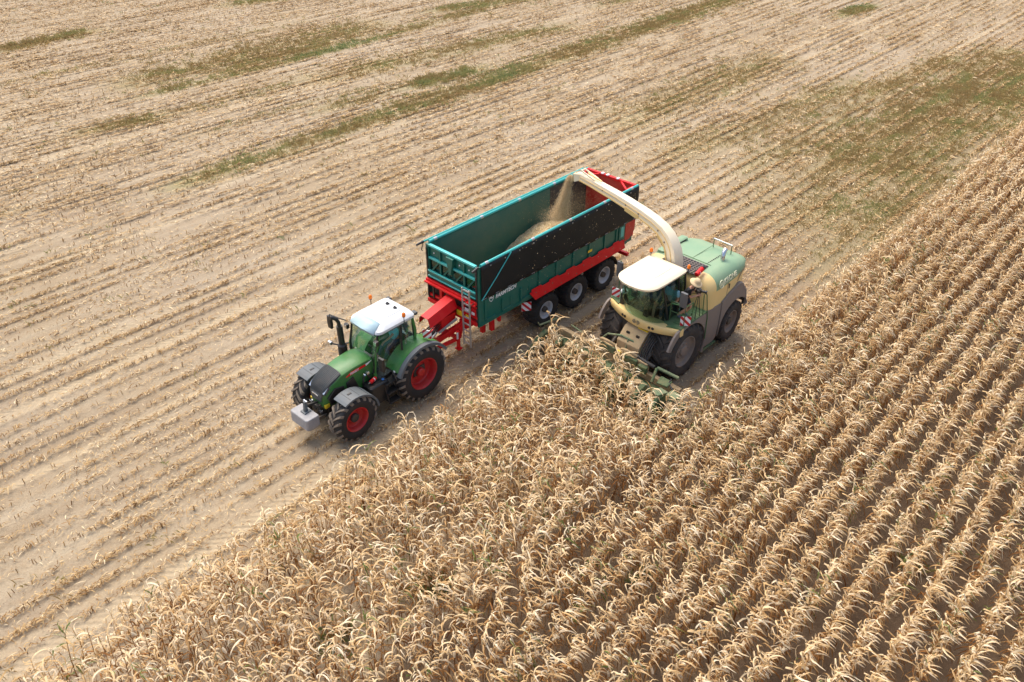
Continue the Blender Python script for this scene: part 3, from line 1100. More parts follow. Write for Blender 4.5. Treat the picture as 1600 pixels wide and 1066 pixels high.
# ------------------------------------------------------------------ tractor
def make_tractor():
    T = empty('tractor', (-3.751, 21.617, 0), math.radians(228.07))
    tag(T, 'green tractor with white roof and red wheels pulling the tipping trailer', 'tractor')
    # chassis
    mb = MB()
    mb.box(-0.55, 0.9, -0.42, 0.42, 0.55, 1.35)
    mb.box(0.9, 3.15, -0.26, 0.26, 0.55, 1.25)
    mb.box(-0.25, 0.25, -0.98, 0.98, 0.80, 1.12)
    mb.box(2.62, 2.92, -0.85, 0.85, 0.55, 0.82)
    mb.box(-1.0, -0.55, -0.16, 0.16, 0.45, 0.75)
    mb.build('chassis', M_STEELB, T, bevel=0.03)
    # wheels
    for y, sg in ((0.93, 1), (-0.93, -1)):
        wheel('rear_wheel', T, 0, y, 1.97, 0.64, 1.12, 21, M_RIMRED, M_TYRE3, M_LUGDUST, -0.02, M_RIMRED, sg, 0.15, 0.16, sweep=0.30, lugw=0.036)
    for y, sg in ((0.95, 1), (-0.95, -1)):
        wheel('front_wheel', T, 2.77, y, 1.55, 0.54, 0.82, 18, M_RIMRED, M_TYRE3, M_LUGDUST, 0.02, M_STEELB, sg, 0.15, 0.10, sweep=0.34, lugw=0.034, lug=0.042)
    # bonnet: green shell
    def hring(x, zt, zb, wt, wb, ch):
        return [(x, wb, zb), (x, wb, zt - 0.30), (x, wt, zt - ch), (x, wt * 0.55, zt), (x, -wt * 0.55, zt), (x, -wt, zt - ch), (x, -wb, zt - 0.30), (x, -wb, zb)]
    MB().loft([hring(1.42, 2.02, 1.15, 0.44, 0.44, 0.10), hring(1.62, 2.08, 1.15, 0.44, 0.45, 0.085), hring(2.2, 2.06, 1.10, 0.42, 0.44, 0.08), hring(2.62, 2.0, 1.05, 0.40, 0.42, 0.09),
               hring(3.0, 1.86, 1.02, 0.37, 0.385, 0.12), hring(3.22, 1.70, 1.0, 0.32, 0.34, 0.14), hring(3.32, 1.52, 0.98, 0.26, 0.29, 0.14)]).build('bonnet', M_GREEN, T, smooth=28, bevel=0.015)
    # dark ribbed grille wrapped over the nose
    prof = [(2.60, 2.025), (2.80, 1.965), (3.0, 1.885), (3.14, 1.80), (3.25, 1.70), (3.335, 1.55), (3.36, 1.38)]
    hw = [0.36, 0.37, 0.36, 0.345, 0.32, 0.28, 0.25]
    g = MB()
    g.loft([[(x, w, z - 0.14), (x, w, z - 0.035), (x, w * 0.6, z + 0.006), (x, -w * 0.6, z + 0.006), (x, -w, z - 0.035), (x, -w, z - 0.14)] for (x, z), w in zip(prof, hw)])
    gr = g.build('grille', M_DGREY, T, smooth=35)
    for k in range(-6, 7):
        f = k / 6.6
        pts = [(x, w * f, z + (0.012 if abs(f) < 0.6 else 0.012 - 0.045 * (abs(f) - 0.6) / 0.4)) for (x, z), w in zip(prof[:6], hw)]
        MB().tube(pts, 0.009, 4).build('grille_rib', M_BLACK, gr)
    MB().box(3.345, 3.375, -0.15, 0.15, 1.44, 1.475).build('chrome_badge', M_CHROME, gr)
    # side vents and trim
    for s in (1, -1):
        MB().prism([(2.55, 1.20), (3.12, 1.10), (3.20, 1.38), (2.92, 1.62), (2.60, 1.55)], 'y', s * 0.36, s * 0.447).build('side_vent', M_BLACK, T, bevel=0.01)
        MB().prism([(2.05, 1.20), (2.45, 1.18), (2.50, 1.60), (2.22, 1.72)], 'y', s * 0.40, s * 0.462).build('side_vent', M_BLACK, T, bevel=0.01)
        hl = MB().prism([(3.05, 1.66), (3.26, 1.50), (3.30, 1.58), (3.12, 1.74)], 'y', s * 0.30, s * 0.372).build('headlight', M_CHROME, T)
        MB().prism([(3.15, 1.05), (3.31, 1.03), (3.31, 1.14), (3.15, 1.16)], 'y', s * 0.30, s * 0.385).build('indicator_lamp', M_YEL, T)
        # red and white name strip
        st = MB().prism([(1.72, 1.905), (2.24, 1.895), (2.48, 1.80), (2.24, 1.80), (1.70, 1.835)], 'y', s * 0.425, s * 0.452).build('name_strip', M_RED, T)
        MB().prism([(1.48, 1.925), (1.72, 1.905), (1.70, 1.835), (1.60, 1.86)], 'y', s * 0.427, s * 0.454).build('white_trim', M_WPLATE, st)
        if s > 0:
            M = frame_mat((2.32, 0.4535, 1.812), (-1, 0, 0.03), (0, 0, 1))
            text_part('FENDT', 0.10, M_WPLATE, st, M, 'lettering', 0.15, 0.003, 1.1)
    # front support and linkage
    fl = MB()
    fl.box(3.1, 3.42, -0.22, 0.22, 0.62, 1.05)
    fl.beam((3.3, 0.36, 0.80), (3.72, 0.36, 0.86), 0.07, 0.10).beam((3.3, -0.36, 0.80), (3.72, -0.36, 0.86), 0.07, 0.10)
    fl.beam((3.3, 0.0, 1.12), (3.68, 0.0, 1.22), 0.06, 0.06)
    fl.tube([(3.35, 0.22, 1.0), (3.5, 0.25, 1.12), (3.45, 0.2, 0.8)], 0.02, 6).tube([(3.35, -0.22, 1.0), (3.55, -0.2, 1.15), (3.45, -0.26, 0.8)], 0.02, 6)
    fl.build('front_linkage', M_STEELB, T, bevel=0.008)
    for k, (x, y, z) in enumerate(((3.40, 0.18, 1.10), (3.42, -0.16, 1.12), (3.44, 0.05, 0.98), (3.42, 0.28, 0.94))):
        MB().box(x - 0.04, x + 0.05, y - 0.04, y + 0.04, z - 0.03, z + 0.05).tube([(x, y, z + 0.05), (x + 0.08, y, z + 0.10)], 0.018, 6).build('coupling', M_CHROME if k % 2 else M_STEELB, T, bevel=0.006)
    for y in (-0.34, -0.28, 0.30):
        MB().tube([(3.25, y, 1.0), (3.48, y * 1.1, 1.16), (3.52, y * 0.8, 0.95), (3.62, y * 0.7, 0.9)], 0.015, 6).build('front_hose', M_HOSE, T, smooth=50)
    wt = MB().loft([rrect(3.62, 4.05, -0.42, 0.42, (0.06, 0.03, 0.03, 0.06), 1.02), rrect(3.61, 4.07, -0.43, 0.43, (0.07, 0.03, 0.03, 0.07), 1.0), rrect(3.61, 4.09, -0.43, 0.43, (0.07, 0.03, 0.03, 0.07), 0.66),
                    rrect(3.66, 4.00, -0.40, 0.40, 0.06, 0.58)]).build('front_weight', M_CONC, T)
    MB().box(3.66, 3.90, -0.12, 0.12, 1.022, 1.06).prism([(3.72, 1.06), (3.84, 1.06), (3.80, 1.40), (3.72, 1.42)], 'y', -0.05, 0.05).build('weight_bracket', M_FENDER, wt, bevel=0.01)
    MB().tube([(3.74, -0.07, 1.40), (3.74, 0.09, 1.40)], 0.035, 10).build('coupling_pin', M_CHROME, wt)
    # front fenders
    for s in (1, -1):
        y0, y1 = (0.66, 1.24) if s > 0 else (-1.24, -0.66)
        f = arc_band((2.77, 0.74), 0.845, y0, y1, 62, 176, 16, 0.022, 0.05)
        fo = f.build('front_fender', M_FENDER, T, bevel=0.008)
        for aa in (80, 102, 124):
            a = math.radians(aa)
            MB().box(-0.006, 0.006, y0 + 0.05, y1 - 0.05, -0.002, 0.006, Matrix.Translation((2.77 + 0.868 * math.cos(a), 0, 0.74 + 0.868 * math.sin(a))) @ Matrix.Rotation(PI / 2 - a, 4, 'Y')).build('fender_groove', M_DGREY, fo)
        MB().box(2.70, 2.84, s * 0.90, s * 0.96, 1.606, 1.622).build('fender_bracket', M_BLACK, fo)
    # rear fenders: green shell with a grey outer lip
    for s in (1, -1):
        a, b = (0.55, 1.12) if s > 0 else (-1.12, -0.55)
        fo = arc_band((0, 0.94), 1.12, a, b, 28, 150, 22, 0.03, 0).build('rear_fender', M_GREEN, T, smooth=40)
        a, b = (1.12, 1.28) if s > 0 else (-1.28, -1.12)
        arc_band((0, 0.94), 1.105, a, b, 22, 152, 22, 0.035, 0.06).build('fender_lip', M_FENDER, fo, smooth=40)
        poly = [(1.14 * math.cos(math.radians(t)), 0.94 + 1.14 * math.sin(math.radians(t))) for t in range(28, 151, 8)]
        MB().prism(poly + [(-0.6, 1.2), (0.8, 1.2)], 'y', s * 0.55, s * 0.58).build('fender_side', M_GREEN, fo)
        MB().box(1.0, 1.02, s * 0.92, s * 0.99, 1.44, 1.50).build('reflector', M_WPLATE, fo)
    # tank, battery box and steps
    for s in (1, -1):
        a, b = sorted((s * 0.42, s * 0.90))
        tk = MB().loft([rrect(1.22, 1.92, a, b, 0.08, 0.55), rrect(1.20, 1.94, a, b, 0.08, 0.7), rrect(1.20, 1.94, a, b, 0.08, 1.22), rrect(1.24, 1.90, a + 0.03, b - 0.03, 0.08, 1.26)])
        tk.build('fuel_tank' if s > 0 else 'battery_box', M_BLACK, T, smooth=30)
    MB().revolve([(0.04, 0), (0.045, 0.03), (0, 0.04)], (1.36, 0.78, 1.262), 12, 'z').build('tank_cap', paint('blue_cap_plastic', srgb(60, 120, 190), 0.4, 0.0), T)
    stp = MB()
    for k, z in enumerate((0.48, 0.80, 1.12)):
        stp.box(0.98, 1.40, 0.88 - 0.1 * k, 1.14 - 0.08 * k, z, z + 0.035)
    stp.beam((1.40, 1.05, 0.46), (1.40, 0.84, 1.25), 0.03, 0.05).beam((0.98, 1.05, 0.46), (0.98, 0.84, 1.25), 0.03, 0.05)
    stp.build('entry_steps', M_BLACK, T, bevel=0.006)
    # fire extinguisher lying on the tank
    fx = MB().tube([(1.50, 0.62, 1.34), (1.52, 0.62, 1.34), (1.78, 0.70, 1.36), (1.80, 0.70, 1.36)], [0.03, 0.062, 0.062, 0.03], 14).build('fire_extinguisher', M_RED, T, smooth=40)
    MB().tube([(1.80, 0.70, 1.36), (1.88, 0.72, 1.37)], 0.022, 8).build('extinguisher_valve', M_CHROME, fx)
    MB().tube([(1.61, 0.653, 1.347), (1.64, 0.662, 1.35)], 0.0635, 14).build('extinguisher_band', M_WPLATE, fx)
    # cab ------------------------------------------------------------
    A0, A1 = Vector((1.50, 0.52, 1.42)), Vector((1.26, 0.62, 2.80))      # front pillar
    B0, B1 = Vector((0.50, 0.80, 1.90)), Vector((0.40, 0.70, 2.84))      # middle pillar
    C0, C1 = Vector((-0.12, 0.72, 1.98)), Vector((-0.14, 0.64, 2.84))    # rear pillar
    D0 = Vector((0.90, 0.80, 1.46))                                      # lower door corner
    D1 = Vector((1.40, 0.66, 1.26))
    fl = lambda v: Vector((v.x, -v.y, v.z))
    fr = MB()
    for m in (lambda v: v, fl):
        fr.tube([m(A0), m((A0 + A1) / 2 + Vector((0.03, 0.05, 0))), m(A1)], 0.035, 6)
        fr.tube([m(B0), m(B1)], 0.035, 6)
        fr.tube([m(C0), m(C1)], 0.04, 6)
        fr.tube([m(D1), m(D0), m(B0), m(C0)], 0.028, 6)
        fr.tube([m(A1), m(B1), m(C1)], 0.03, 6)
        fr.tube([m(A0), m(D1)], 0.03, 6)
    fr.tube([C0, fl(C0)], 0.035, 6).tube([A0, fl(A0)], 0.03, 6)
    fr.build('cab_frame', M_BLACK, T, smooth=50)
    for s in (1, -1):
        MB().tube([(C0.x, s * C0.y, C0.z), ((C0.x + C1.x) / 2 - 0.02, s * (C0.y + 0.02), 2.4), (C1.x, s * C1.y, C1.z)], 0.05, 8).build('rear_pillar', M_GREEN, T, smooth=50)
        MB().beam((1.50, s * 0.60, 1.18), (1.49, s * 0.585, 1.48), 0.06, 0.10).build('door_sill', M_GREEN, T)
        MB().tube([(A0.x - .03, s * (A0.y + 0.05), A0.z), (A0.x - 0.07, s * (A0.y + 0.12), 2.1), (A1.x - .04, s * (A1.y + 0.03), A1.z)], 0.03, 6).build('front_pillar', M_GREEN, T, smooth=50)
    # panes
    def pane(name, rows, mat=M_GLASS):
        return MB().grid(rows).build(name, mat, T, smooth=60, solid=0.012)
    lerp = lambda a, b, t: tuple(Vector(a) * (1 - t) + Vector(b) * t)
    rows = []
    for t in np.linspace(0, 1, 6):
        L, Rr = Vector(lerp(A0, A1, t)), Vector(lerp(fl(A0), fl(A1), t))
        rows.append([tuple(L * (1 - q) + Rr * q + Vector((0.16 * math.sin(PI * q), 0, 0))) for q in np.linspace(0, 1, 9)])
    pane('windscreen', rows)
    for m, nm in ((lambda v: v, 'door_window'), (fl, 'door_window')):
        top = [m(A1), m(A1 * 0.5 + B1 * 0.5 + Vector((0, 0.05, 0))), m(B1)]
        mid = [m(A0 + Vector((0, 0.03, 0.1))), m(Vector((0.95, 0.86, 1.75))), m(B0)]
        bot = [m(D1), m(D0 + Vector((0.25, -0.02, -0.07))), m(D0)]
        pane(nm, [[tuple(p) for p in top], [tuple((Vector(a) + Vector(b)) / 2 + Vector((0, 0.02 if m is not fl else -0.02, 0))) for a, b in zip(top, mid)], [tuple(p) for p in mid], [tuple(p) for p in bot]])
        pane('quarter_window', [[tuple(m(B1)), tuple(m(C1))], [tuple(m(B0)), tuple(m(C0))]])
    pane('rear_window', [[tuple(C1), tuple(fl(C1))], [tuple(C0), tuple(fl(C0))]])
    # cab floor, rear wall, dash, seat, wheel
    MB().box(-0.40, 1.42, -0.62, 0.62, 1.12, 1.24).box(-0.44, -0.36, -0.62, 0.62, 1.24, 1.95).build('cab_floor', M_BLACK, T, bevel=0.02)
    MB().prism([(1.02, 1.24), (1.42, 1.24), (1.46, 1.78), (1.22, 1.86), (1.10, 1.70)], 'y', -0.22, 0.22).build('dashboard', M_BLACK, T, bevel=0.02)
    sw = MB().tube([(1.02 + 0.17 * math.sin(a) * 0.45, 0.19 * math.cos(a), 1.92 + 0.17 * math.sin(a) * 0.9) for a in np.linspace(0, 2 * PI, 17)], 0.018, 6, cap=False).tube([(1.16, 0, 1.72), (1.02, 0, 1.92)], 0.03, 6)
    sw.build('steering_wheel', M_BLACK, T, smooth=50)
    se = MB().loft([rrect(-0.12, 0.42, -0.27, 0.27, 0.08, 1.58), rrect(-0.14, 0.44, -0.28, 0.28, 0.09, 1.66), rrect(-0.12, 0.40, -0.25, 0.25, 0.08, 1.72)]).box(-0.02, 0.30, -0.18, 0.18, 1.24, 1.58)
    se.loft([rrect(-0.24, -0.08, -0.25, 0.25, 0.06, 1.66), rrect(-0.30, -0.14, -0.25, 0.25, 0.06, 2.1), rrect(-0.32, -0.20, -0.2, 0.2, 0.05, 2.36)])
    se.build('driver_seat', M_SEAT, T, smooth=40)
    MB().box(0.10, 0.56, -0.46, -0.32, 1.66, 1.80).tube([(0.5, -0.40, 1.8), (0.52, -0.40, 1.92)], 0.025, 8).build('armrest_console', M_BLACK, T, bevel=0.02)
    # roof
    rf = MB().loft([rrect(-0.18, 1.22, -0.66, 0.66, (0.16, 0.12, 0.12, 0.16), 2.79), rrect(-0.25, 1.33, -0.72, 0.72, (0.20, 0.14, 0.14, 0.20), 2.86), rrect(-0.25, 1.29, -0.72, 0.72, (0.20, 0.14, 0.14, 0.20), 2.94),
                    rrect(-0.19, 1.10, -0.63, 0.63, (0.20, 0.14, 0.14, 0.20), 3.03), rrect(-0.11, 0.94, -0.53, 0.53, 0.15, 3.065)])
    rf = rf.build('roof', M_WHITE, T, smooth=40)
    MB().loft([rrect(0.0, 0.70, -0.36, 0.36, 0.08, 3.06), rrect(0.0, 0.70, -0.36, 0.36, 0.08, 3.08), rrect(0.03, 0.67, -0.33, 0.33, 0.06, 3.092)]).build('roof_hatch', M_WHITE, rf, smooth=30)
    # sloping roof window in the front edge
    MB().grid([[(1.00, 0.46, 3.085), (1.01, 0, 3.09), (1.00, -0.46, 3.085)], [(1.18, 0.52, 3.02), (1.20, 0, 3.03), (1.18, -0.52, 3.02)], [(1.36, 0.57, 2.90), (1.40, 0, 2.90), (1.36, -0.57, 2.90)], [(1.34, 0.57, 2.81), (1.38, 0, 2.81), (1.34, -0.57, 2.81)]]).build('roof_window', M_GLASSB, rf, smooth=60, solid=0.012)
    MB().box(0.98, 1.20, -0.5, 0.5, 2.74, 2.775).build('sun_blind', M_FENDER, rf)
    for y in (0.16, -0.20):
        MB().prism([(0.06, 3.085), (0.18, 3.085), (0.10, 3.16)], 'y', y - 0.05, y + 0.05).build('roof_aerial', M_BLACK, rf)
    MB().tube([(0.14, -0.02, 3.08), (0.15, -0.02, 3.40)], 0.006, 5).build('roof_aerial', M_BLACK, rf)
    beacon(T, 0.28, 0.76, 2.88, 0.36)
    beacon(T, 0.34, -0.76, 2.92, 0.36)
    for x, y, nm in ((-0.27, 0.62, 'work_light'), (-0.27, -0.62, 'work_light')):
        MB().box(x - 0.07, x + 0.05, y - 0.09, y + 0.09, 2.88, 2.98).build(nm, M_DGREY, T, bevel=0.02)
    for s in (1, -1):
        wl = MB().box(1.36, 1.46, s * 0.72 - 0.08, s * 0.72 + 0.08, 2.58, 2.74).tube([(1.36, s * 0.66, 2.66), (1.40, s * 0.72, 2.66)], 0.02, 6).build('work_light', M_BLACK, T, bevel=0.02)
        MB().box(1.461, 1.474, s * 0.72 - 0.06, s * 0.72 + 0.06, 2.60, 2.72).build('lamp_glass', M_CHROME, wl)
        ar = MB().tube([(1.36, s * 0.76, 2.82), (1.50, s * 1.0, 2.88), (1.56, s * 1.36, 2.88), (1.56, s * 1.40, 2.76)], 0.02, 6)
        if s < 0:
            ar.build('mirror_arm', M_BLACK, T, smooth=50)
            MB().loft([rrect(1.50, 1.60, s * 1.40 - 0.10, s * 1.40 + 0.10, 0.04, 2.36), rrect(1.49, 1.61, s * 1.40 - 0.11, s * 1.40 + 0.11, 0.05, 2.56), rrect(1.51, 1.59, s * 1.40 - 0.1, s * 1.40 + 0.1, 0.03, 2.80)]).build('mirror', M_BLACK, T, smooth=40)
    MB().tube([(1.42, 0.70, 2.30), (1.58, 0.95, 2.34), (1.62, 1.16, 2.34)], 0.02, 6).build('mirror_arm', M_BLACK, T, smooth=50)
    MB().loft([rrect(1.58, 1.68, 1.06, 1.28, 0.04, 1.96), rrect(1.57, 1.69, 1.05, 1.29, 0.05, 2.16), rrect(1.59, 1.67, 1.06, 1.28, 0.03, 2.42)]).build('mirror', M_BLACK, T, smooth=40)
    # lower lamp bracket on the exhaust side
    lb = MB().tube([(1.44, -0.66, 2.05), (1.72, -0.92, 2.0), (1.86, -1.05, 2.06)], 0.025, 6).build('lamp_bracket', M_BLACK, T, smooth=50)
    MB().box(1.82, 1.92, -1.16, -1.0, 2.02, 2.14).build('work_light', M_CHROME, lb, bevel=0.02)
    # exhaust
    ex = MB().tube([(1.66, -0.74, 1.55), (1.66, -0.74, 2.05), (1.66, -0.74, 2.10)], [0.15, 0.15, 0.10], 14).tube([(1.66, -0.74, 2.08), (1.67, -0.74, 2.78)], 0.10, 14)
    ex.tube([(1.67, -0.74, 2.78), (1.68, -0.74, 2.92), (1.74, -0.75, 3.06), (1.86, -0.77, 3.16), (1.94, -0.78, 3.18)], 0.062, 12)
    ex.build('exhaust', M_BLACK, T, smooth=40)
    # hoses and valves at the front of the cab, left side
    hs = MB().tube([(1.60, 0.46, 1.25), (1.72, 0.56, 1.5), (1.78, 0.52, 1.62)], 0.035, 7).tube([(1.9, 0.46, 1.2), (1.98, 0.6, 1.42), (1.9, 0.55, 1.6)], 0.03, 7)
    hs.build('air_pipe', M_BLACK, T, smooth=50)
    MB().box(1.70, 1.80, 0.50, 0.60, 1.60, 1.68).tube([(1.9, 0.55, 1.6), (1.9, 0.62, 1.68)], 0.04, 8).build('air_valve', M_CHROME, T, bevel=0.01)
    warning_board(T, (-0.40, 1.02, 2.22), 0.30, 0.30, (0.75, 0.35, 0.35))
    # rear linkage and hitch
    rl = MB().beam((-0.5, 0.42, 0.75), (-1.25, 0.44, 0.78), 0.07, 0.09).beam((-0.5, -0.42, 0.75), (-1.25, -0.44, 0.78), 0.07, 0.09).beam((-0.55, 0.45, 1.5), (-0.85, 0.44, 0.8), 0.05, 0.05).beam((-0.55, -0.45, 1.5), (-0.85, -0.44, 0.8), 0.05, 0.05)
    rl.box(-1.05, -0.62, -0.20, 0.20, 0.45, 0.62)
    rl.build('rear_linkage', M_STEELB, T, bevel=0.008)
    cp = MB()
    for k, y in enumerate((0.30, 0.18, -0.18, -0.30)):
        cp.tube([(-0.50, y, 1.45), (-0.75, y, 1.5), (-1.1, y * 0.8, 1.3), (-1.5, y * 0.6, 1.35), (-1.95, y * 0.5, 1.5)], 0.018, 6)
    cp.build('hydraulic_hoses', M_HOSE, T, smooth=50)
    return T


tractor = make_tractor()

# ------------------------------------------------------------------ tipping trailer
M_TEAL = paint('teal_trailer_paint', srgb(2, 96, 80), 0.42, 0.06, coat=0.05)
M_TEALIN = paint('teal_inner_wall', srgb(24, 92, 80), 0.45, 0.34, dust_col=srgb(128, 128, 100), scale=0.7)
M_TEALL = paint('light_teal_tube', srgb(56, 176, 166), 0.32, 0.03, coat=0.3)
M_TARP = paint('black_tarpaulin', srgb(26, 27, 26), 0.6, 0.05, dust_col=srgb(90, 80, 68), scale=1.2, spec=0.3)
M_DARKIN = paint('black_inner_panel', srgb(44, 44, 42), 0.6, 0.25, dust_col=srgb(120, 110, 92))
M_REDDUST = paint('dusty_red_door', srgb(188, 26, 24), 0.45, 0.25, dust_col=srgb(190, 140, 110), scale=2)
M_CHOP = tint_mat('chopped_maize', [(0, srgb(172, 142, 96)), (0.5, srgb(212, 184, 136)), (1, srgb(238, 220, 180))], trans=0)


def make_trailer():
    T = empty('tipping_trailer', (-1.986, 23.43, 0), math.radians(226.99))
    tag(T, 'long teal three axle tipping trailer with black tarpaulin and red rear door', 'trailer')
    L, W, ZT, ZB = 8.70, 1.255, 3.93, 1.62
    # --- side walls
    for s in (1, -1):
        wl = MB().box(-L + 0.10, 0.0, *sorted((s * 1.19, s * W)), ZB, ZT - 0.04)
        wl = wl.build('side_wall', M_TEAL, T)
        MB().box(-6.32, -0.05, *sorted((s * 1.176, s * 1.187)), 1.70, ZT - 0.08).build('inner_lining', M_TEALIN, wl)
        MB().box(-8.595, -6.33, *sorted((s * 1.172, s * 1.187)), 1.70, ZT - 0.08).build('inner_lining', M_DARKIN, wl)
        # top rail
        MB().tube([(-8.72, s * 1.235, ZT), (-0.08, s * 1.235, ZT)], 0.055, 10).build('top_rail', M_TEALL, wl, smooth=50)
        for x in (-0.35, -2.6, -4.6, -6.6, -8.3):
            MB().tube([(x - 0.07, s * 1.235, ZT), (x + 0.07, s * 1.235, ZT)], 0.062, 10).build('rail_clamp', M_ALU, wl, smooth=50)
        # corner post
        MB().box(-0.02, 0.07, *sorted((s * 1.12, s * 1.262)), ZB - 0.02, ZT - 0.03).build('corner_post', M_TEAL, wl, bevel=0.012)
        MB().box(0.075, 0.11, *sorted((s * 1.165, s * 1.225)), ZB + 0.05, ZT - 0.15).build('post_strip', M_BLACK, wl)
        # bottom sill and pressed pockets
        MB().box(-8.3, 0.0, *sorted((s * 1.258, s * 1.275)), ZB - 0.02, ZB + 0.09).build('sill', M_TEAL, wl, bevel=0.01)
        for x in (-0.28, -1.10, -2.05, -3.0, -3.95, -4.9, -5.85, -6.8, -7.55):
            zt = 2.60 if x > -0.5 or x < -2.5 else 2.28
            zb = ZB + 0.10
            w0, w1 = 0.06, 0.20
            poly = [(x - w1 - 0.28, zb), (x + w0, zb), (x + w0 - 0.05, zb + 0.09), (x - w1 - 0.22, zb + 0.09)]
            MB().prism(poly, 'y', *sorted((s * 1.257, s * 1.298))).build('pocket_ledge', M_TEALL if False else M_TEAL, wl, bevel=0.008)
            MB().prism([(x, zb + 0.09), (x + 0.09, zb + 0.09), (x + 0.09, zt), (x, zt)], 'y', *sorted((s * 1.257, s * 1.30))).build('rib', M_TEAL, wl, bevel=0.014)
            if -2.5 < x < -0.5:
                MB().prism([(x - 0.42, zb + 0.09), (x - 0.36, zb + 0.09), (x - 0.36, zt - 0.1), (x - 0.42, zt - 0.1)], 'y', *sorted((s * 1.257, s * 1.275))).build('rib', M_TEAL, wl, bevel=0.006)
    # --- tarp rolled down over the near side
    rows = []
    nx = 60
    for j, z in enumerate(np.linspace(ZT - 0.01, 2.62, 9)):
        row = []
        for i in range(nx + 1):
            x = -8.74 + 8.70 * i / nx
            d = 0.010 * math.sin(i * 0.55 + 0.4 * j) * (j / 8) + 0.006 * math.sin(i * 1.3 + j)
            zz = z - (0.10 * (1 - i / nx)) * (j / 8) * 0.8
            row.append((x, 1.302 + (0.0 if j else -0.012) + d * 0.8, zz))
        rows.append(row)
    tp = MB().grid(rows).build('tarpaulin', M_TARP, T, smooth=80, solid=0.006)
    for i in range(15):
        x = -0.10 - 0.60 * i
        zl = 2.655 - 0.08 * (-x / 8.7)
        MB().box(x - 0.17, x, 1.309, 1.316, zl, zl + 0.018).build('hem_strap', M_CONC, tp)
        MB().revolve([(0.022, 0.0), (0.022, 0.008), (0, 0.008)], (x - 0.24, 1.309, zl + 0.02), 8).build('eyelet', M_CHROME, tp)
    for i in range(12):
        MB().box(-0.5 - 0.7 * i, -0.46 - 0.7 * i, 1.300, 1.316, ZT - 0.13, ZT - 0.09).build('hook', M_ALU, tp)
    MB().tube([(-0.02, 1.325, 2.66), (-0.72, 1.322, 3.26), (-1.46, 1.31, ZT)], 0.018, 6).build('tension_cord', M_TEALL, tp, smooth=50)
    # --- far side: rolled tarp tube outside the rail
    MB().tube([(-8.6, -1.37, ZT + 0.0), (0.05, -1.37, ZT + 0.0)], 0.035, 8).build('roller_tube', M_TEALL, T, smooth=50)
    MB().tube([(0.05, -1.37, ZT), (0.34, -1.42, ZT - 0.05)], [0.05, 0.035], 8).tube([(0.08, -1.37, ZT - 0.05), (0.14, -1.40, ZT - 0.3), (0.10, -1.38, ZT - 0.35)], 0.015, 6).build('crank', M_BLACK, T, smooth=50)
    MB().tube([(0.02, 1.24, ZT - 0.02), (0.26, 1.20, ZT - 0.12)], 0.045, 8).tube([(0.1, 1.2, ZT - 0.1), (0.16, 1.24, ZT - 0.32)], 0.03, 6).build('crank', M_BLACK, T, smooth=50)
    # --- floor
    MB().box(-L + 0.2, -0.02, -1.18, 1.18, ZB - 0.02, ZB + 0.06).build('floor', M_TEALIN, T)
    # --- front wall
    fw = MB().box(-0.03, 0.0, -1.12, 1.12, ZB, 2.92).box(-0.03, 0.0, -1.12, 1.12, 3.42, ZT - 0.08)
    fw = fw.build('front_wall', M_TEAL, T)
    MB().box(-0.045, -0.032, -1.17, 1.17, 1.70, ZT - 0.1).build('inner_lining', M_TEALIN, fw)
    MB().box(-0.05, 0.075, -1.12, 1.12, ZT - 0.085, ZT - 0.01).build('front_rail', M_TEALL, fw, bevel=0.012)
    MB().box(0.002, 0.085, -1.12, 1.12, 3.38, 3.46).build('front_rail', M_TEALL, fw, bevel=0.012)
    for y in (-0.58, 0.58):
        MB().box(0.002, 0.06, y - 0.035, y + 0.035, 2.52, ZT - 0.09).build('front_post', M_TEAL, fw, bevel=0.01)
    MB().prism([(-0.17, ZT - 0.10), (0.17, ZT - 0.10), (0.05, 3.20), (-0.05, 3.20)], 'x', 0.004, 0.16).build('centre_bracket', M_TEAL, fw, bevel=0.012)
    for y in (-0.86, -0.30, 0.30, 0.86):
        MB().box(0.003, 0.010, y - 0.24, y + 0.24, 2.98, 3.36).build('front_window', M_GLASSD, fw)
        MB().beam((0.035, y + 0.20, 3.36), (0.06, y - 0.12, 2.96), 0.04, 0.05).build('diagonal_brace', M_TEAL, fw)
    MB().box(0.06, 0.13, -1.16, 1.16, 2.90, 2.955).box(0.06, 0.13, -1.16, 1.16, 2.70, 2.75).build('step_rail', M_TEALL, fw, bevel=0.01)
    MB().box(0.065, 0.10, -1.16, 1.16, 2.755, 2.895).build('step_panel', M_TEAL, fw)
    for y in (-0.9, 0.35, 0.8):
        MB().box(0.01, 0.03, y - 0.02, y + 0.02, 3.62, 3.66).build('wall_bolt', M_WPLATE, fw)
    # red front beams
    bm = MB().box(0.06, 0.16, -1.26, 1.22, 2.50, 2.60).box(0.16, 0.24, -1.26, 1.22, 2.46, 2.52).box(0.06, 0.14, -1.26, 1.22, 2.36, 2.42)
    bm.build('red_crossbeam', M_RED, T, bevel=0.008)
    lo = MB().box(0.02, 0.16, -1.22, 1.22, 1.66, 1.80).box(0.03, 0.12, -1.2, 1.22, 1.92, 2.02).box(0.02, 0.12, -0.62, -0.50, 1.80, 2.36).box(0.02, 0.12, 0.50, 0.62, 1.80, 2.36).box(0.03, 0.12, 0.95, 1.18, 1.98, 2.3)
    lo.build('red_front_frame', M_RED, T, bevel=0.008)
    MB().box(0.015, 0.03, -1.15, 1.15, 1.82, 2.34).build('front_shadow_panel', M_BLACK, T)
    for y in (-1.16, -0.9):
        MB().box(0.10, 0.16, y - 0.03, y + 0.03, 1.9, 2.36).build('frame_strut', M_BLACK, T)
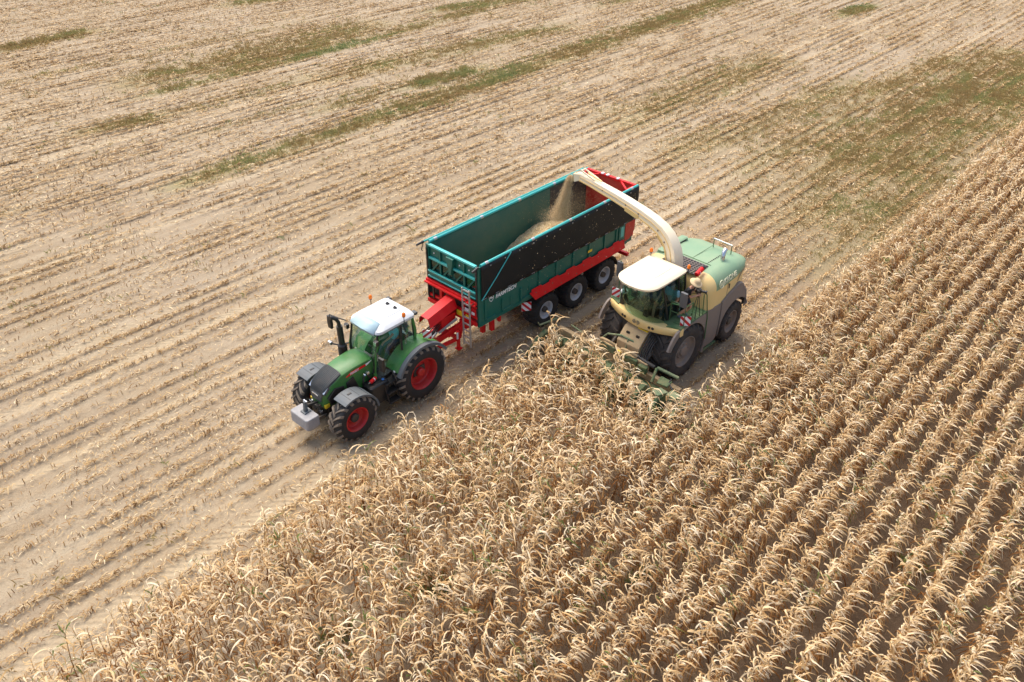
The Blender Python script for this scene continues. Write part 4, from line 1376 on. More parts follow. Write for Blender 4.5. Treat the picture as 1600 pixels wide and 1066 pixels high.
    MB().box(0.125, 0.14, 0.66, 0.9, 2.06, 2.2).box(0.125, 0.14, 0.98, 1.12, 2.06, 2.16).build('white_label', M_WPLATE, T)
    # --- chassis and drawbar
    ch = MB().box(-8.3, 0.15, 0.36, 0.56, 1.18, 1.60).box(-8.3, 0.15, -0.56, -0.36, 1.18, 1.60)
    for x in (-8.2, -6.2, -4.2, -2.3, -0.4):
        ch.box(x - 0.08, x + 0.08, -0.358, 0.358, 1.25, 1.5)
    for x in (-3.48, -5.24, -7.0):
        ch.box(x - 0.07, x + 0.07, -0.85, 0.85, 0.56, 0.72).box(x - 0.35, x + 0.35, 0.38, 0.54, 0.74, 0.9).box(x - 0.35, x + 0.35, -0.54, -0.38, 0.74, 0.9).box(x - 0.1, x + 0.1, 0.38, 0.54, 0.9, 1.18).box(x - 0.1, x + 0.1, -0.54, -0.38, 0.9, 1.18)
    ch.box(-0.9, -0.75, 0.9, 1.05, 0.95, 1.6).box(-0.75, -0.6, 0.6, 0.75, 0.8, 1.3).box(-1.3, -1.2, 0.85, 0.98, 1.1, 1.6)
    ch.build('chassis', M_RED, T, bevel=0.012)
    db = MB()
    db.beam((0.1, 0.42, 1.38), (1.30, 0.12, 0.98), 0.14, 0.20).beam((0.1, -0.42, 1.38), (1.30, -0.12, 0.98), 0.14, 0.20)
    db.beam((0.3, 0.50, 0.95), (1.35, 0.14, 0.74), 0.10, 0.12).beam((0.3, -0.50, 0.95), (1.35, -0.14, 0.74), 0.10, 0.12)
    db.beam((0.3, 0.50, 0.95), (0.1, 0.46, 1.5), 0.12, 0.10).beam((0.3, -0.50, 0.95), (0.1, -0.46, 1.5), 0.12, 0.10)
    db.box(1.20, 1.50, -0.16, 0.16, 0.66, 1.04).tube([(1.45, 0, 0.72), (1.80, 0, 0.68)], 0.07, 8)
    db.box(0.55, 0.65, -0.36, 0.36, 1.05, 1.22).box(0.28, 0.40, -0.45, 0.45, 0.88, 1.0)
    db.build('drawbar', M_RED, T, bevel=0.012)
    hy = MB().tube([(0.2, 0.20, 1.62), (0.9, 0.08, 1.30)], 0.06, 10).tube([(0.2, -0.22, 1.62), (0.9, -0.10, 1.30)], 0.06, 10)
    hy.build('drawbar_cylinder', M_RED, T, smooth=40)
    MB().tube([(0.9, 0.08, 1.30), (1.25, 0.05, 1.12)], 0.03, 8).tube([(0.9, -0.10, 1.30), (1.25, -0.05, 1.12)], 0.03, 8).build('piston_rod', M_CHROME, T, smooth=40)
    MB().beam((0.28, 0.40, 1.70), (1.05, 0.30, 1.42), 0.02, 0.10).build('grey_cover_strip', M_CONC, T)
    # sheet metal hood over the drawbar
    cv = MB()
    sec = lambda x, z, k: [(x, 0.36 * k, z - 0.30), (x, 0.20 * k, z), (x, -0.24 * k, z), (x, -0.36 * k, z - 0.12), (x, -0.36 * k, z - 0.30)]
    cv.loft([sec(0.16, 2.34, 0.86), sec(0.70, 2.22, 0.82), sec(1.38, 2.06, 0.76)], closed=False, cap=False)
    cv.build('drawbar_hood', M_RED, T, solid=0.02)
    MB().box(0.25, 0.9, -0.30, 0.30, 1.55, 1.9).build('hood_support', M_RED, T, bevel=0.01)
    # yellow plates
    MB().box(0.162, 0.172, 0.28, 0.56, 1.78, 1.98).build('yellow_label', M_YEL, T)
    MB().box(0.162, 0.172, 0.72, 0.86, 1.84, 1.96).build('yellow_label', M_YEL, T)
    MB().box(-5.95, -5.70, 1.302, 1.306, 2.18, 2.28).build('yellow_label', M_YEL, T)
    MB().box(-8.0, -7.84, 1.277, 1.281, 2.34, 2.42).build('yellow_label', M_YEL, T)
    MB().box(0.42, 0.5, 0.58, 0.60, 1.02, 1.28).build('white_label', M_WPLATE, T)
    # hoses to the tractor
    hs = MB()
    for k in range(5):
        y = 0.26 - 0.11 * k
        hs.tube([(0.30, y, 1.65), (0.8, y * 0.9, 1.72 - 0.03 * k), (1.3, y * 0.8, 1.42), (1.75, y * 0.7, 1.40 + 0.02 * k), (2.05, y * 0.6, 1.50)], 0.018, 6)
    hs.build('hydraulic_hoses', M_HOSE, T, smooth=50)
    # jockey stand
    MB().box(0.35, 0.45, 0.50, 0.60, 0.62, 1.3).box(0.30, 0.50, 0.46, 0.66, 0.57, 0.62).build('parking_stand', M_RED, T, bevel=0.01)
    # --- ladder
    ld = MB()
    for y in (0.79, 1.12):
        ld.box(0.33, 0.38, y - 0.022, y + 0.022, 0.86, 3.14)
    ld = ld.build('ladder', M_ALU, T, bevel=0.006)
    for k in range(9):
        MB().box(0.335, 0.378, 0.813, 1.097, 0.95 + 0.262 * k, 0.99 + 0.262 * k).build('rung', M_ALU, ld)
    MB().tube([(0.16, 0.79, 2.55), (0.34, 0.79, 2.55)], 0.015, 6).tube([(0.16, 1.12, 2.55), (0.34, 1.12, 2.55)], 0.015, 6).build('ladder_bracket', M_STEELB, ld)
    # --- red side flap over the wheels
    top = [(-2.40, 1.0)]
    poly = [(-2.62, 1.55)]
    zt, zn = 1.99, 1.925
    poly += [(-2.40, 1.90), (-2.50, 1.90), (-2.52, zt)]
    x = -3.02
    while x > -7.3:
        poly += [(x, zt), (x - 0.05, zn), (x - 0.43, zn), (x - 0.47, zt)]
        x -= 0.95
    poly += [(-7.62, zt), (-7.66, zn), (-7.95, zn), (-7.98, 1.55)]
    F = MB().prism([(p[0], p[1] - 1.55) for p in poly], 'y', 0.0, 0.02, Matrix.Translation((0, 1.40, 1.55)) @ Matrix.Rotation(math.radians(13), 4, 'X'))
    flap = F.build('side_flap', M_RED, T, bevel=0.006)
    for i in range(12):
        xx = -2.7 - 0.45 * i
        c = Matrix.Translation((0, 1.40, 1.55)) @ Matrix.Rotation(math.radians(13), 4, 'X') @ Vector((xx, 0.021, 0.10 if i % 2 else 0.27))
        MB().revolve([(0.022, 0), (0.022, 0.012), (0, 0.014)], c, 8).build('bolt', M_CHROME, flap)
    for k, xx in enumerate((-3.9, -5.7)):
        MB().beam((xx, 1.27, 1.60), (xx, 1.39, 1.56), 0.05, 0.02).build('flap_hinge', M_STEELB, T)
    # --- wheels, mudguards, boards
    for i, xx in enumerate((-3.48, -5.24, -7.0)):
        for y, sg in ((0.93, 1), (-0.93, -1)):
            wheel('trailer_wheel', T, xx, y, 1.37, 0.66, 0.70, 17, M_RIMGREY, M_TYRE3, M_TYRE3, 0.12, M_STEELB, sg, 0.115, 0.13, spin=0.4 * i, sweep=0.22, lugw=0.055, lug=0.03)
    for s in (1, -1):
        arc_band((-7.0, 0.66), 0.80, *sorted((s * 0.60, s * 1.26)), 80, 170, 10, 0.02, 0.02).build('mudguard', M_BLACK, T)
    warning_board(T, (-2.42, 1.16, 1.26), 0.36, 0.36, (0.55, 0.83, 0.0), flip=-1)
    MB().beam((-2.42, 1.0, 1.26), (-2.42, 1.15, 1.26), 0.04, 0.04).build('board_bracket', M_STEELB, T)
    # rear underrun bar
    MB().box(-8.55, -8.42, -1.18, 1.24, 0.92, 1.06).box(-8.5, -8.3, 0.40, 0.52, 1.0, 1.4).box(-8.5, -8.3, -0.52, -0.40, 1.0, 1.4).build('underrun_bar', M_RED, T, bevel=0.01)
    # --- rear door
    dr = MB().box(-8.66, -8.60, -1.185, 1.185, 1.66, ZT - 0.06).build('rear_door', M_REDDUST, T)
    tb = MB().box(-8.70, -8.58, -1.19, 1.19, ZT - 0.05, ZT + 0.05).box(-8.60, -8.10, -1.175, -1.09, ZT - 0.06, ZT + 0.0).box(-8.60, -8.10, 1.09, 1.175, ZT - 0.06, ZT + 0.0)
    tb.beam((-8.58, -0.55, ZT - 0.02), (-8.14, -1.10, ZT - 0.02), 0.07, 0.07).beam((-8.58, 0.55, ZT - 0.02), (-8.14, 1.10, ZT - 0.02), 0.07, 0.07)
    tb.build('door_top_frame', M_RED, dr, bevel=0.01)
    MB().prism([(-8.10, 2.52), (-8.10, 1.72), (-8.45, 1.76), (-8.74, 2.05), (-8.74, 2.52)], 'y', 1.20, 1.268).build('door_side_plate', M_REDDUST, dr, bevel=0.008)
    MB().prism([(-8.10, 2.52), (-8.10, 1.72), (-8.45, 1.76), (-8.74, 2.05), (-8.74, 2.52)], 'y', -1.268, -1.20).build('door_side_plate', M_REDDUST, dr, bevel=0.008)
    MB().box(-8.74, -8.662, -1.22, 1.22, 1.75, ZT - 0.1).build('door_back', M_RED, dr, bevel=0.01)
    for y in (-0.4, -0.15, 0.35):
        MB().box(-8.69, -8.55, y - 0.05, y + 0.05, ZT + 0.05, ZT + 0.085).build('door_hinge', M_WPLATE, dr)
    # rear lower teal panel details
    MB().box(-8.02, -7.66, 1.257, 1.30, 1.75, 2.55).build('rear_panel', M_TEAL, T, bevel=0.02)
    MB().box(-7.95, -7.75, 1.301, 1.31, 2.05, 2.48).build('rear_recess', M_TEALL, T, bevel=0.01)
    # --- lettering on the near side
    Mx = frame_mat((-0.62, 1.262, 2.36), (-1, 0, 0.0), (0, 0, 1))
    # letters stand just below the tarp hem, the outline badge in front of them
    text_part('FARMTECH', 0.205, M_WPLATE, T, frame_mat((-0.74, 1.2575, 2.405), (-1, 0, 0.0), (0, 0, 1)), 'lettering', 0.18, 0.006, 0.98)
    bd = MB()
    ring = [(0, 0.26), (0.19, 0.26), (0.20, 0.12), (0.17, 0.05), (0.10, 0.0), (0.03, 0.05), (0.0, 0.12)]
    for i in range(len(ring)):
        a, b = ring[i], ring[(i + 1) % len(ring)]
        bd.beam((-0.44 - a[0], 1.259, 2.38 + a[1]), (-0.44 - b[0], 1.259, 2.38 + b[1]), 0.006, 0.02)
    for a, b in (((0.03, 0.22), (0.08, 0.11)), ((0.08, 0.22), (0.12, 0.12)), ((0.13, 0.21), (0.16, 0.2)), ((0.12, 0.12), (0.17, 0.13))):
        bd.beam((-0.44 - a[0], 1.259, 2.38 + a[1]), (-0.44 - b[0], 1.259, 2.38 + b[1]), 0.006, 0.03)
    bd.build('badge', M_WPLATE, T)
    return T


trailer = make_trailer()


def make_load():
    """chopped maize heaped in the trailer, and the stream falling from the spout"""
    rg = np.random.default_rng(77)
    Tm = Matrix.Translation((-1.986, 23.43, 0)) @ Matrix.Rotation(math.radians(226.99), 4, 'Z')
    nx, ny = 150, 48
    xs = np.linspace(-8.55, -1.6, nx)
    ys = np.linspace(-1.16, 1.16, ny)
    X, Y = np.meshgrid(xs, ys, indexing='ij')
    def height(X, Y):
        d = np.sqrt(((X + 5.5) / 0.95) ** 2 + (Y * 0.9) ** 2 + 0.05)
        Z = 3.06 - 0.42 * d
        Z2 = 2.45 - 0.30 * np.abs(X + 7.0)
        Z = np.maximum(Z, Z2 - 0.25 * np.abs(Y))
        return np.maximum(Z, 1.64) + (vnoise(X * 4, Y * 4, 71) - 0.5) * 0.08 + (vnoise(X * 14, Y * 14, 72) - 0.5) * 0.04
    Z = height(X, Y)
    V = np.stack([X, Y, Z], -1).reshape(-1, 3)
    I, J = np.meshgrid(np.arange(nx - 1), np.arange(ny - 1), indexing='ij')
    a = (I * ny + J).ravel()
    F = np.stack([a, a + ny, a + ny + 1, a + 1], -1)
    n = 9000
    fx, fy = rg.uniform(-8.5, -1.8, n), rg.uniform(-1.14, 1.14, n)
    fv, ff = bent_strips(fx, fy, height(fx, fy) + 0.004, rg.uniform(0, 6.28, n), rg.uniform(0.02, 0.07, n), rg.uniform(0.006, 0.016, n), rg.uniform(0.0, 0.03, n), rg.normal(0, 0.5, n))
    Vt, Ft = np.concatenate([V, fv]), np.concatenate([F, ff + len(V)])
    t = np.concatenate([0.35 + 0.4 * rg.random(len(F)), np.tile(rg.random(n), 2)])
    o = raw_mesh('chopped_maize', Vt, Ft, M_CHOP, t, smooth=False)
    o.matrix_world = Tm
    tag(o, 'sandy heap of freshly chopped maize filling the rear of the trailer', 'chopped maize', kind='stuff')
    # stream
    n = 46000
    t = rg.random(n) ** 0.8
    cx = -6.05 + 0.35 * t + 0.25 * t * t
    cz = 4.80 - 1.55 * t ** 1.25
    spread = 0.045 + 0.12 * t ** 1.4
    x = cx + rg.normal(0, 1, n) * spread
    y = rg.normal(0, 1, n) * spread * 0.95
    z = cz + rg.normal(0, 0.03, n)
    # drifting specks around it
    m = 1500
    q = rg.random(m) ** 2.0
    ang = rg.uniform(0, 6.28, m)
    x2 = -5.8 + np.cos(ang) * (0.15 + 2.4 * q) * 0.9
    y2 = np.sin(ang) * (0.15 + 1.5 * q)
    z2 = 3.1 + 1.4 * rg.random(m) * (1 - 0.5 * q)
    # puff rising where it lands
    k = 9000
    x3 = -5.45 + rg.normal(0, 0.34, k); y3 = rg.normal(0, 0.30, k); z3 = 3.18 + np.abs(rg.normal(0, 0.22, k))
    k2 = 4200
    x4 = -6.2 + rg.normal(0, 0.5, k2); y4 = rg.normal(0.1, 0.45, k2); z4 = 3.2 + rg.random(k2) * 0.9
    # flakes blown out over the near side
    k3 = 150
    x5 = rg.uniform(-8.4, -1.5, k3); y5 = rg.uniform(1.35, 1.75, k3); z5 = rg.uniform(2.2, 4.0, k3)
    x = np.concatenate([x, x2, x3, x4, x5]); y = np.concatenate([y, y2, y3, y4, y5]); z = np.concatenate([z, z2, z3, z4, z5])
    L = np.concatenate([rg.uniform(0.007, 0.022, n), rg.uniform(0.006, 0.018, m), rg.uniform(0.006, 0.016, k), rg.uniform(0.005, 0.014, k2), rg.uniform(0.012, 0.03, k3)])
    N = len(x)
    v, f = bent_strips(x, y, z, rg.uniform(0, 6.28, N), L, L * rg.uniform(0.2, 0.45, N), rg.normal(0, 0.3, N) * L, rg.uniform(0, 6.28, N))
    tt = np.clip(rg.normal(0.5, 0.25, N), 0, 1)
    o = raw_mesh('chaff_stream', v, f, M_CHOP, np.concatenate([tt, tt]))
    o.matrix_world = Tm
    tag(o, 'stream of chopped maize pouring from the spout into the trailer', 'chaff', kind='stuff')


make_load()

# ------------------------------------------------------------------ forage harvester
M_CREAM = paint('cream_paint', srgb(236, 200, 130), 0.42, 0.08, dust_col=srgb(206, 184, 144))
M_CREAMROOF = paint('cream_roof_paint', srgb(240, 222, 188), 0.38, 0.03)
M_HGREEN = paint('harvester_green', srgb(126, 156, 120), 0.52, 0.24, dust_col=srgb(178, 180, 144), scale=1.2)
M_HGREEN2 = paint('platform_green', srgb(58, 94, 56), 0.6, 0.30, dust_col=srgb(150, 140, 104))
M_RAILG = paint('railing_green', srgb(58, 100, 56), 0.45, 0.08)
M_TAUPE = paint('taupe_plastic_fender', srgb(126, 113, 103), 0.62, 0.15)
M_HGLASS = glass_mat('tinted_cab_glass', (0.66, 0.77, 0.73, 1), 0.015)
M_GREY = paint('grey_plastic', srgb(88, 88, 88), 0.55, 0.05)
M_LETTER = paint('cream_lettering', srgb(226, 222, 186), 0.5, 0.05)
M_HDR = paint('header_green', srgb(54, 88, 52), 0.7, 0.5, dust_col=srgb(158, 138, 100), scale=5)
M_HDRPALE = paint('pale_green_tube', srgb(90, 108, 76), 0.7, 0.45, dust_col=srgb(186, 170, 130))
M_DUSTY = paint('dust_covered_metal', srgb(172, 146, 108), 0.9, 0.4, dust_col=srgb(196, 172, 132), scale=6)


def chain_surface(sections):
    return MB().loft(sections)


def make_harvester():
    T = empty('forage_harvester', (4.831, 23.029, 0), math.radians(225.52))
    tag(T, 'cream and green forage harvester with a long curved spout cutting the maize', 'harvester')
    # chassis core
    ch = MB().box(-3.9, 0.75, -0.72, 0.72, 0.80, 1.75).box(-0.20, 0.20, -0.95, 0.95, 0.75, 1.25).box(-3.12, -2.88, -1.0, 1.0, 0.62, 0.9).box(-2.2, -0.9, -1.25, 1.25, 0.6, 1.9)
    ch.build('chassis', M_STEELB, T, bevel=0.03)
    for y, sg in ((1.10, 1), (-1.10, -1)):
        wheel('front_wheel', T, 0, y, 2.06, 0.78, 1.14, 20, M_RIMDUST, M_TYRE2, M_TYRE2, 0.21, M_RIMDUST, sg, 0.2, 0.06, sweep=0.27, lugw=0.042, lug=0.055)
    for y, sg in ((1.10, 1), (-1.10, -1)):
        wheel('rear_wheel', T, -3.0, y, 1.60, 0.60, 0.86, 18, M_RIMDUST, M_TYRE2, M_TYRE2, 0.12, M_STEELB, sg, 0.15, 0.08, sweep=0.27, lugw=0.036, lug=0.04, steer=math.radians(4))
    # --- rear body: cream sides, green hood
    def sect(x, hw, z0, zs, zt, flat):
        # from the lower left edge over the top to the lower right edge
        r = []
        n = 8
        r.append((x, hw, z0))
        r.append((x, hw, zs))
        for k in range(1, n + 1):
            a = PI / 2 * k / n
            r.append((x, flat + (hw - flat) * math.cos(a), zs + (zt - zs) * math.sin(a)))
        return r + [(p[0], -p[1], p[2]) for p in r[::-1]]
    hood = MB().loft([sect(-1.46, 1.40, 2.70, 2.78, 3.22, 0.94), sect(-1.9, 1.41, 2.70, 2.80, 3.27, 0.94), sect(-2.8, 1.38, 2.74, 2.82, 3.24, 0.94), sect(-3.45, 1.28, 2.78, 2.84, 3.12, 0.88), sect(-3.85, 1.08, 2.80, 2.84, 2.98, 0.74), sect(-3.98, 0.98, 2.78, 2.80, 2.84, 0.70)])
    hood = hood.build('engine_hood', M_HGREEN, T, smooth=35)
    low = MB().loft([sect(-1.46, 1.39, 1.85, 2.4, 2.71, 1.36), sect(-2.8, 1.37, 1.85, 2.4, 2.75, 1.33), sect(-3.45, 1.27, 1.95, 2.4, 2.79, 1.22), sect(-3.85, 1.07, 2.1, 2.4, 2.805, 1.0), sect(-3.99, 0.97, 2.2, 2.4, 2.785, 0.9)])
    low = low.build('engine_cover', M_CREAM, T, smooth=35)
    for s in (1, -1):
        for k in range(5):
            z = 2.46 + 0.055 * k
            MB().beam((-2.95 - 0.03 * k, s * 1.352, z + 0.02), (-3.62 - 0.02 * k, s * 1.192, z + 0.10), 0.02, 0.022).build('louvre', M_DUSTY, low)
        MB().box(-2.42, -2.36, *sorted((s * 1.36, s * 1.385)), 2.44, 2.62).build('door_handle', M_BLACK, low)
        MB().box(-2.30, -2.285, *sorted((s * 1.36, s * 1.384)), 1.9, 2.72).build('panel_gap', M_TAUPE, low)
    # cream arch at the front of the engine bay
    ar = MB().loft([sect(-0.98, 1.20, 2.10, 2.55, 3.02, 0.70), sect(-1.10, 1.36, 2.10, 2.66, 3.16, 0.92), sect(-1.30, 1.42, 2.08, 2.74, 3.24, 0.94), sect(-1.455, 1.425, 2.08, 2.78, 3.25, 0.94)])
    ar.build('engine_arch', M_CREAM, T, smooth=45)
    # top grille behind the cab: mesh set into the arch and hood
    MB().box(-1.86, -1.02, -0.66, 0.76, 3.262, 3.285).build('cooling_grille', M_BLACK, T)
    gb = T
    for k in range(12):
        y = -0.62 + 0.12 * k
        MB().box(-1.85, -1.03, y - 0.012, y + 0.012, 3.286, 3.30).build('grille_bar', M_TAUPE, T)
    for k in range(7):
        x = -1.80 + 0.12 * k
        MB().box(x - 0.01, x + 0.01, -0.65, 0.75, 3.301, 3.312).build('grille_bar', M_TAUPE, T)
    # hood details
    MB().box(-3.3, -1.95, 0.02, 0.035, 3.262, 3.272).build('hood_seam', M_HGREEN2, hood)
    for k in range(9):
        MB().box(-2.02 - 0.10 * k, -1.97 - 0.10 * k, 0.60, 0.63, 3.262, 3.276).build('vent_slot', M_BLACK, hood)
    MB().box(-1.98, -1.95, -0.7, 0.78, 3.268, 3.282).build('hood_seam', M_HGREEN2, hood)
    MB().loft([rrect(-3.15, -1.55, -1.22, -0.92, 0.08, 3.10), rrect(-3.12, -1.58, -1.18, -0.90, 0.08, 3.30), rrect(-3.0, -1.66, -1.12, -0.94, 0.06, 3.33)]).build('air_intake', M_HGREEN, hood, smooth=30)
    MB().box(-2.95, -1.8, -0.905, -0.893, 3.2, 3.30).build('intake_slot', M_BLACK, hood)
    MB().tube([(-2.60, 0.84, 3.10), (-2.60, 0.84, 3.42), (-2.66, 0.82, 3.52), (-2.80, 0.78, 3.56)], [0.075, 0.075, 0.075, 0.08], 12).build('exhaust_pipe', M_CHROME, T, smooth=50)
    hr = MB().tube([(-3.35, 0.72, 3.08), (-3.35, 0.72, 3.48)], 0.018, 6).tube([(-3.38, -0.02, 3.1), (-3.38, -0.02, 3.48)], 0.018, 6)
    hr.build('handrail_post', M_RAILG, T)
    MB().tube([(-3.35, 0.74, 3.48), (-3.38, -0.04, 3.48)], 0.026, 8).build('handrail', M_ALU, T, smooth=50)
    # name and emblem on the green hood side
    tilt = Vector((0, -0.45, 0.55))
    MT = frame_mat((-1.93, 1.430, 2.83), (-1, -0.02, 0.035), (0, -0.30, 0.95))
    text_part('KRONE', 0.24, M_LETTER, hood, MT, 'lettering', 0.0, 0.004, 1.0, extrude=0.009)
    cr = MB()
    c0 = Vector((-1.74, 1.432, 2.90))
    for k in range(20):
        a0, a1 = 2 * PI * k / 20, 2 * PI * (k + 1) / 20
        P = lambda a: (c0.x - 0.13 * math.cos(a), c0.y - 0.035 * math.sin(a), c0.z + 0.125 * math.sin(a))
        cr.beam(P(a0), P(a1), 0.02, 0.025)
    for dx in (-0.045, 0.0, 0.045):
        cr.beam((c0.x - dx, c0.y + 0.016, c0.z - 0.06), (c0.x - dx * 1.6, c0.y - 0.008, c0.z + 0.07), 0.02, 0.022)
    cr.build('emblem', M_LETTER, hood)
    # extinguisher
    ex = MB().tube([(-0.96, 0.86, 3.34), (-0.98, 0.86, 3.345), (-1.32, 0.84, 3.43), (-1.35, 0.84, 3.44)], [0.04, 0.085, 0.085, 0.05], 14).build('fire_extinguisher', M_RED, T, smooth=40)
    MB().tube([(-1.34, 0.84, 3.44), (-1.44, 0.83, 3.46)], [0.075, 0.06], 10).build('extinguisher_head', M_BLACK, ex, smooth=40)
    MB().tube([(-1.08, 0.854, 3.367), (-1.12, 0.852, 3.378)], 0.0862, 14).build('extinguisher_label', M_WPLATE, ex, smooth=40)
    MB().tube([(-0.95, 0.55, 3.25), (-1.0, 0.75, 3.45), (-1.15, 0.80, 3.30)], 0.015, 6).build('hose', M_HDRPALE, T, smooth=50)
    # --- side panels and wheel arches
    def arc(cx, cz, r, a0, a1, n=9):
        return [(cx + r * math.cos(math.radians(a0 + (a1 - a0) * k / n)), cz + r * math.sin(math.radians(a0 + (a1 - a0) * k / n))) for k in range(n + 1)]
    for s in (1, -1):
        # front arch: a band hugging the tyre, dropping to the panel behind it
        y0, y1 = sorted((s * 1.40, s * 1.475))
        rings = []
        for t in list(range(26, 208, 7)) + [207]:
            ct, st = math.cos(math.radians(t)), math.sin(math.radians(t))
            ro = 1.24 + 0.10 * max(0, math.sin(math.radians(min(t, 90))))
            if st > 0.05:
                ro = min(ro if t < 90 else 9, 1.13 / st)
            if ct < -0.05:
                ro = min(ro if t > 90 and ro < 9 else 9, 1.12 / -ct)
            ro = max(ro, 1.10)
            ri = 1.075
            rings.append([(ri * ct, y0, 0.99 + ri * st), (ri * ct, y1, 0.99 + ri * st), (ro * ct, y1, 0.99 + ro * st), (ro * ct, y0, 0.99 + ro * st)])
        MB().loft(rings).build('front_arch', M_TAUPE, T, smooth=30)
        arc_band((0, 0.99), 1.075, *sorted((s * 0.72, s * 1.40)), 68, 150, 12, 0.02).build('inner_arch', M_TAUPE, T)
        pan = [(-1.10, 2.10), (-1.10, 0.52), (-1.80, 0.50), (-1.98, 0.62)] + [(-2.02, 1.1), (-2.02, 2.02)]
        MB().prism(pan, 'y', *sorted((s * 1.33, s * 1.41))).build('side_panel', M_TAUPE, T, bevel=0.02)
        rp = [(-1.99, 2.06), (-2.4, 2.24), (-2.98, 2.42), (-3.25, 2.34), (-3.62, 1.88), (-3.78, 1.30), (-3.66, 1.24)]
        rp += [(-3.0 - 0.92 * math.cos(math.radians(t)), 0.84 + 0.92 * math.sin(math.radians(t))) for t in range(26, 176, 12)]
        rp += [(-2.05, 0.60)]
        MB().prism(rp, 'y', *sorted((s * 1.36, s * 1.45))).build('rear_arch', M_TAUPE, T, bevel=0.03)
        rr = []
        for x, z in [(-1.99, 2.06), (-2.4, 2.24), (-2.98, 2.42), (-3.25, 2.34), (-3.62, 1.88), (-3.78, 1.30)]:
            rr.append([(x, s * 1.37, z - 0.008), (x, s * 0.95, z - 0.008)])
        MB().grid(rr).build('rear_arch_top', M_TAUPE, T, solid=0.02)
        MB().box(-1.95, -1.0, *sorted((s * 1.1, s * 1.46)), 0.42, 0.48).build('step_plate', M_HDR, T)
    # --- front bumper and platform
    n = 15
    rows = []
    base = []
    for k in range(n):
        y = -1.48 + 2.96 * k / (n - 1)
        a = abs(y) / 1.48
        x = 0.98 - 0.40 * a ** 1.9
        base.append((x, y, a))
    secs = []
    for x, y, a in base:
        zt = 2.14 - 0.04 * a if a < 0.55 else 2.118
        h = 0.36 - 0.10 * a
        depth = 0.42 - 0.22 * min(1, max(0, (a - 0.45) / 0.4)) if a > 0.45 else 0.42
        secs.append([(x, y, zt - 0.04), (x - 0.03, y, zt), (x - depth, y, zt + 0.005), (x - depth, y, zt - h), (x - 0.05, y, zt - h), (x + 0.008, y, zt - h * 0.55)])
    bp = MB().loft(secs).build('front_bumper', M_CREAM, T, smooth=35)
    for y in (-1.36, 1.36, -0.62, 0.62, -0.50, 0.50):
        a = abs(y) / 1.48
        x = 0.98 - 0.40 * a ** 1.9
        MB().revolve([(0.05, 0.0), (0.05, 0.03), (0.035, 0.035), (0, 0.03)], (x - 0.012, y, 1.97), 12, 'x').build('bumper_lamp', M_BLACK if abs(y) < 1 else M_CHROME, bp)
    em = MB()
    for k in range(16):
        a0, a1 = 2 * PI * k / 16, 2 * PI * (k + 1) / 16
        if k in (3, 4, 11, 12):
            continue
        em.beam((0.995, 0.13 * math.cos(a0), 2.0 + 0.075 * math.sin(a0)), (0.995, 0.13 * math.cos(a1), 2.0 + 0.075 * math.sin(a1)), 0.022, 0.02)
    for dy in (-0.05, 0, 0.05):
        em.beam((0.997, dy, 1.96), (0.997, dy * 1.3, 2.04), 0.016, 0.016)
    em.build('emblem', M_TAUPE, bp)
    for s in (1, -1):
        y0, y1 = sorted((s * 0.80, s * 1.46))
        MB().box(-1.0, 0.55, y0, y1, 2.118, 2.165).build('platform', M_HGREEN2, T, bevel=0.006)
        MB().prism([(0.0, 0), (0.0, 0.44), (0.14, 0.44), (0.30, 0.02)] if False else [(0.52, s * 0.86), (0.60, s * 1.0), (0.70, s * 1.0), (0.52, s * 1.44)], 'z', 2.12, 2.16).build('deck_corner', M_HGREEN2, T)
        # ribs of the anti-slip deck
        for k in range(10):
            MB().box(-0.92 + 0.14 * k, -0.90 + 0.14 * k, y0 + 0.04, y1 - 0.04, 2.166, 2.174).build('deck_rib', M_HGREEN2, T)
    # --- cab
    def plan(z, xr, xf, hw, bow, n=11):
        """ring: rear-left, sides, curved front, rear-right"""
        P = [(xr, hw * 0.96, z), (xr * 0.4 + 0.1, hw, z)]
        for k in range(n):
            a = -PI / 2 + PI * k / (n - 1)
            y = -hw * math.sin(a) * (1.0)
            P.append((xf - bow + bow * math.cos(a) ** 0.8 if abs(a) < PI / 2 - 1e-6 else xf - bow, y, z))
        return P + [(xr * 0.4 + 0.1, -hw, z), (xr, -hw * 0.96, z)]
    r0, r1, r2 = plan(1.99, -0.50, 0.86, 0.82, 0.55), plan(2.75, -0.52, 1.18, 0.84, 0.58), plan(3.56, -0.54, 1.34, 0.72, 0.60)
    m = len(r0)
    ws = MB().grid([r0[2:m - 2], r1[2:m - 2], r2[2:m - 2]]).build('windscreen', M_HGLASS, T, smooth=60, solid=0.012)
    for s in (1, -1):
        pick = (lambda r: [r[2], r[1]]) if s > 0 else (lambda r: [r[m - 3], r[m - 2]])
        MB().grid([pick(r0), pick(r1), pick(r2)]).build('door_window', M_HGLASS, T, smooth=60, solid=0.012)
        pick2 = (lambda r: [r[1], r[0]]) if s > 0 else (lambda r: [r[m - 2], r[m - 1]])
        MB().grid([pick2(r0), pick2(r1), pick2(r2)]).build('rear_side_window', M_HGLASS, T, smooth=60, solid=0.012)
        fr = MB()
        for i in ((0, 1, 2) if s > 0 else (m - 1, m - 2, m - 3)):
            fr.tube([r0[i], r1[i], r2[i]], 0.035, 6)
        fr.tube([r0[0 if s > 0 else m - 1], r0[1 if s > 0 else m - 2], r0[2 if s > 0 else m - 3]], 0.035, 6)
        fr.build('cab_pillar', M_BLACK, T, smooth=50)
    MB().grid([[r0[0], r0[m - 1]], [r1[0], r1[m - 1]], [r2[0], r2[m - 1]]]).build('rear_window', M_HGLASS, T, solid=0.012)
    MB().tube(r0[2:m - 2], 0.03, 6).build('windscreen_seal', M_BLACK, T, smooth=50)
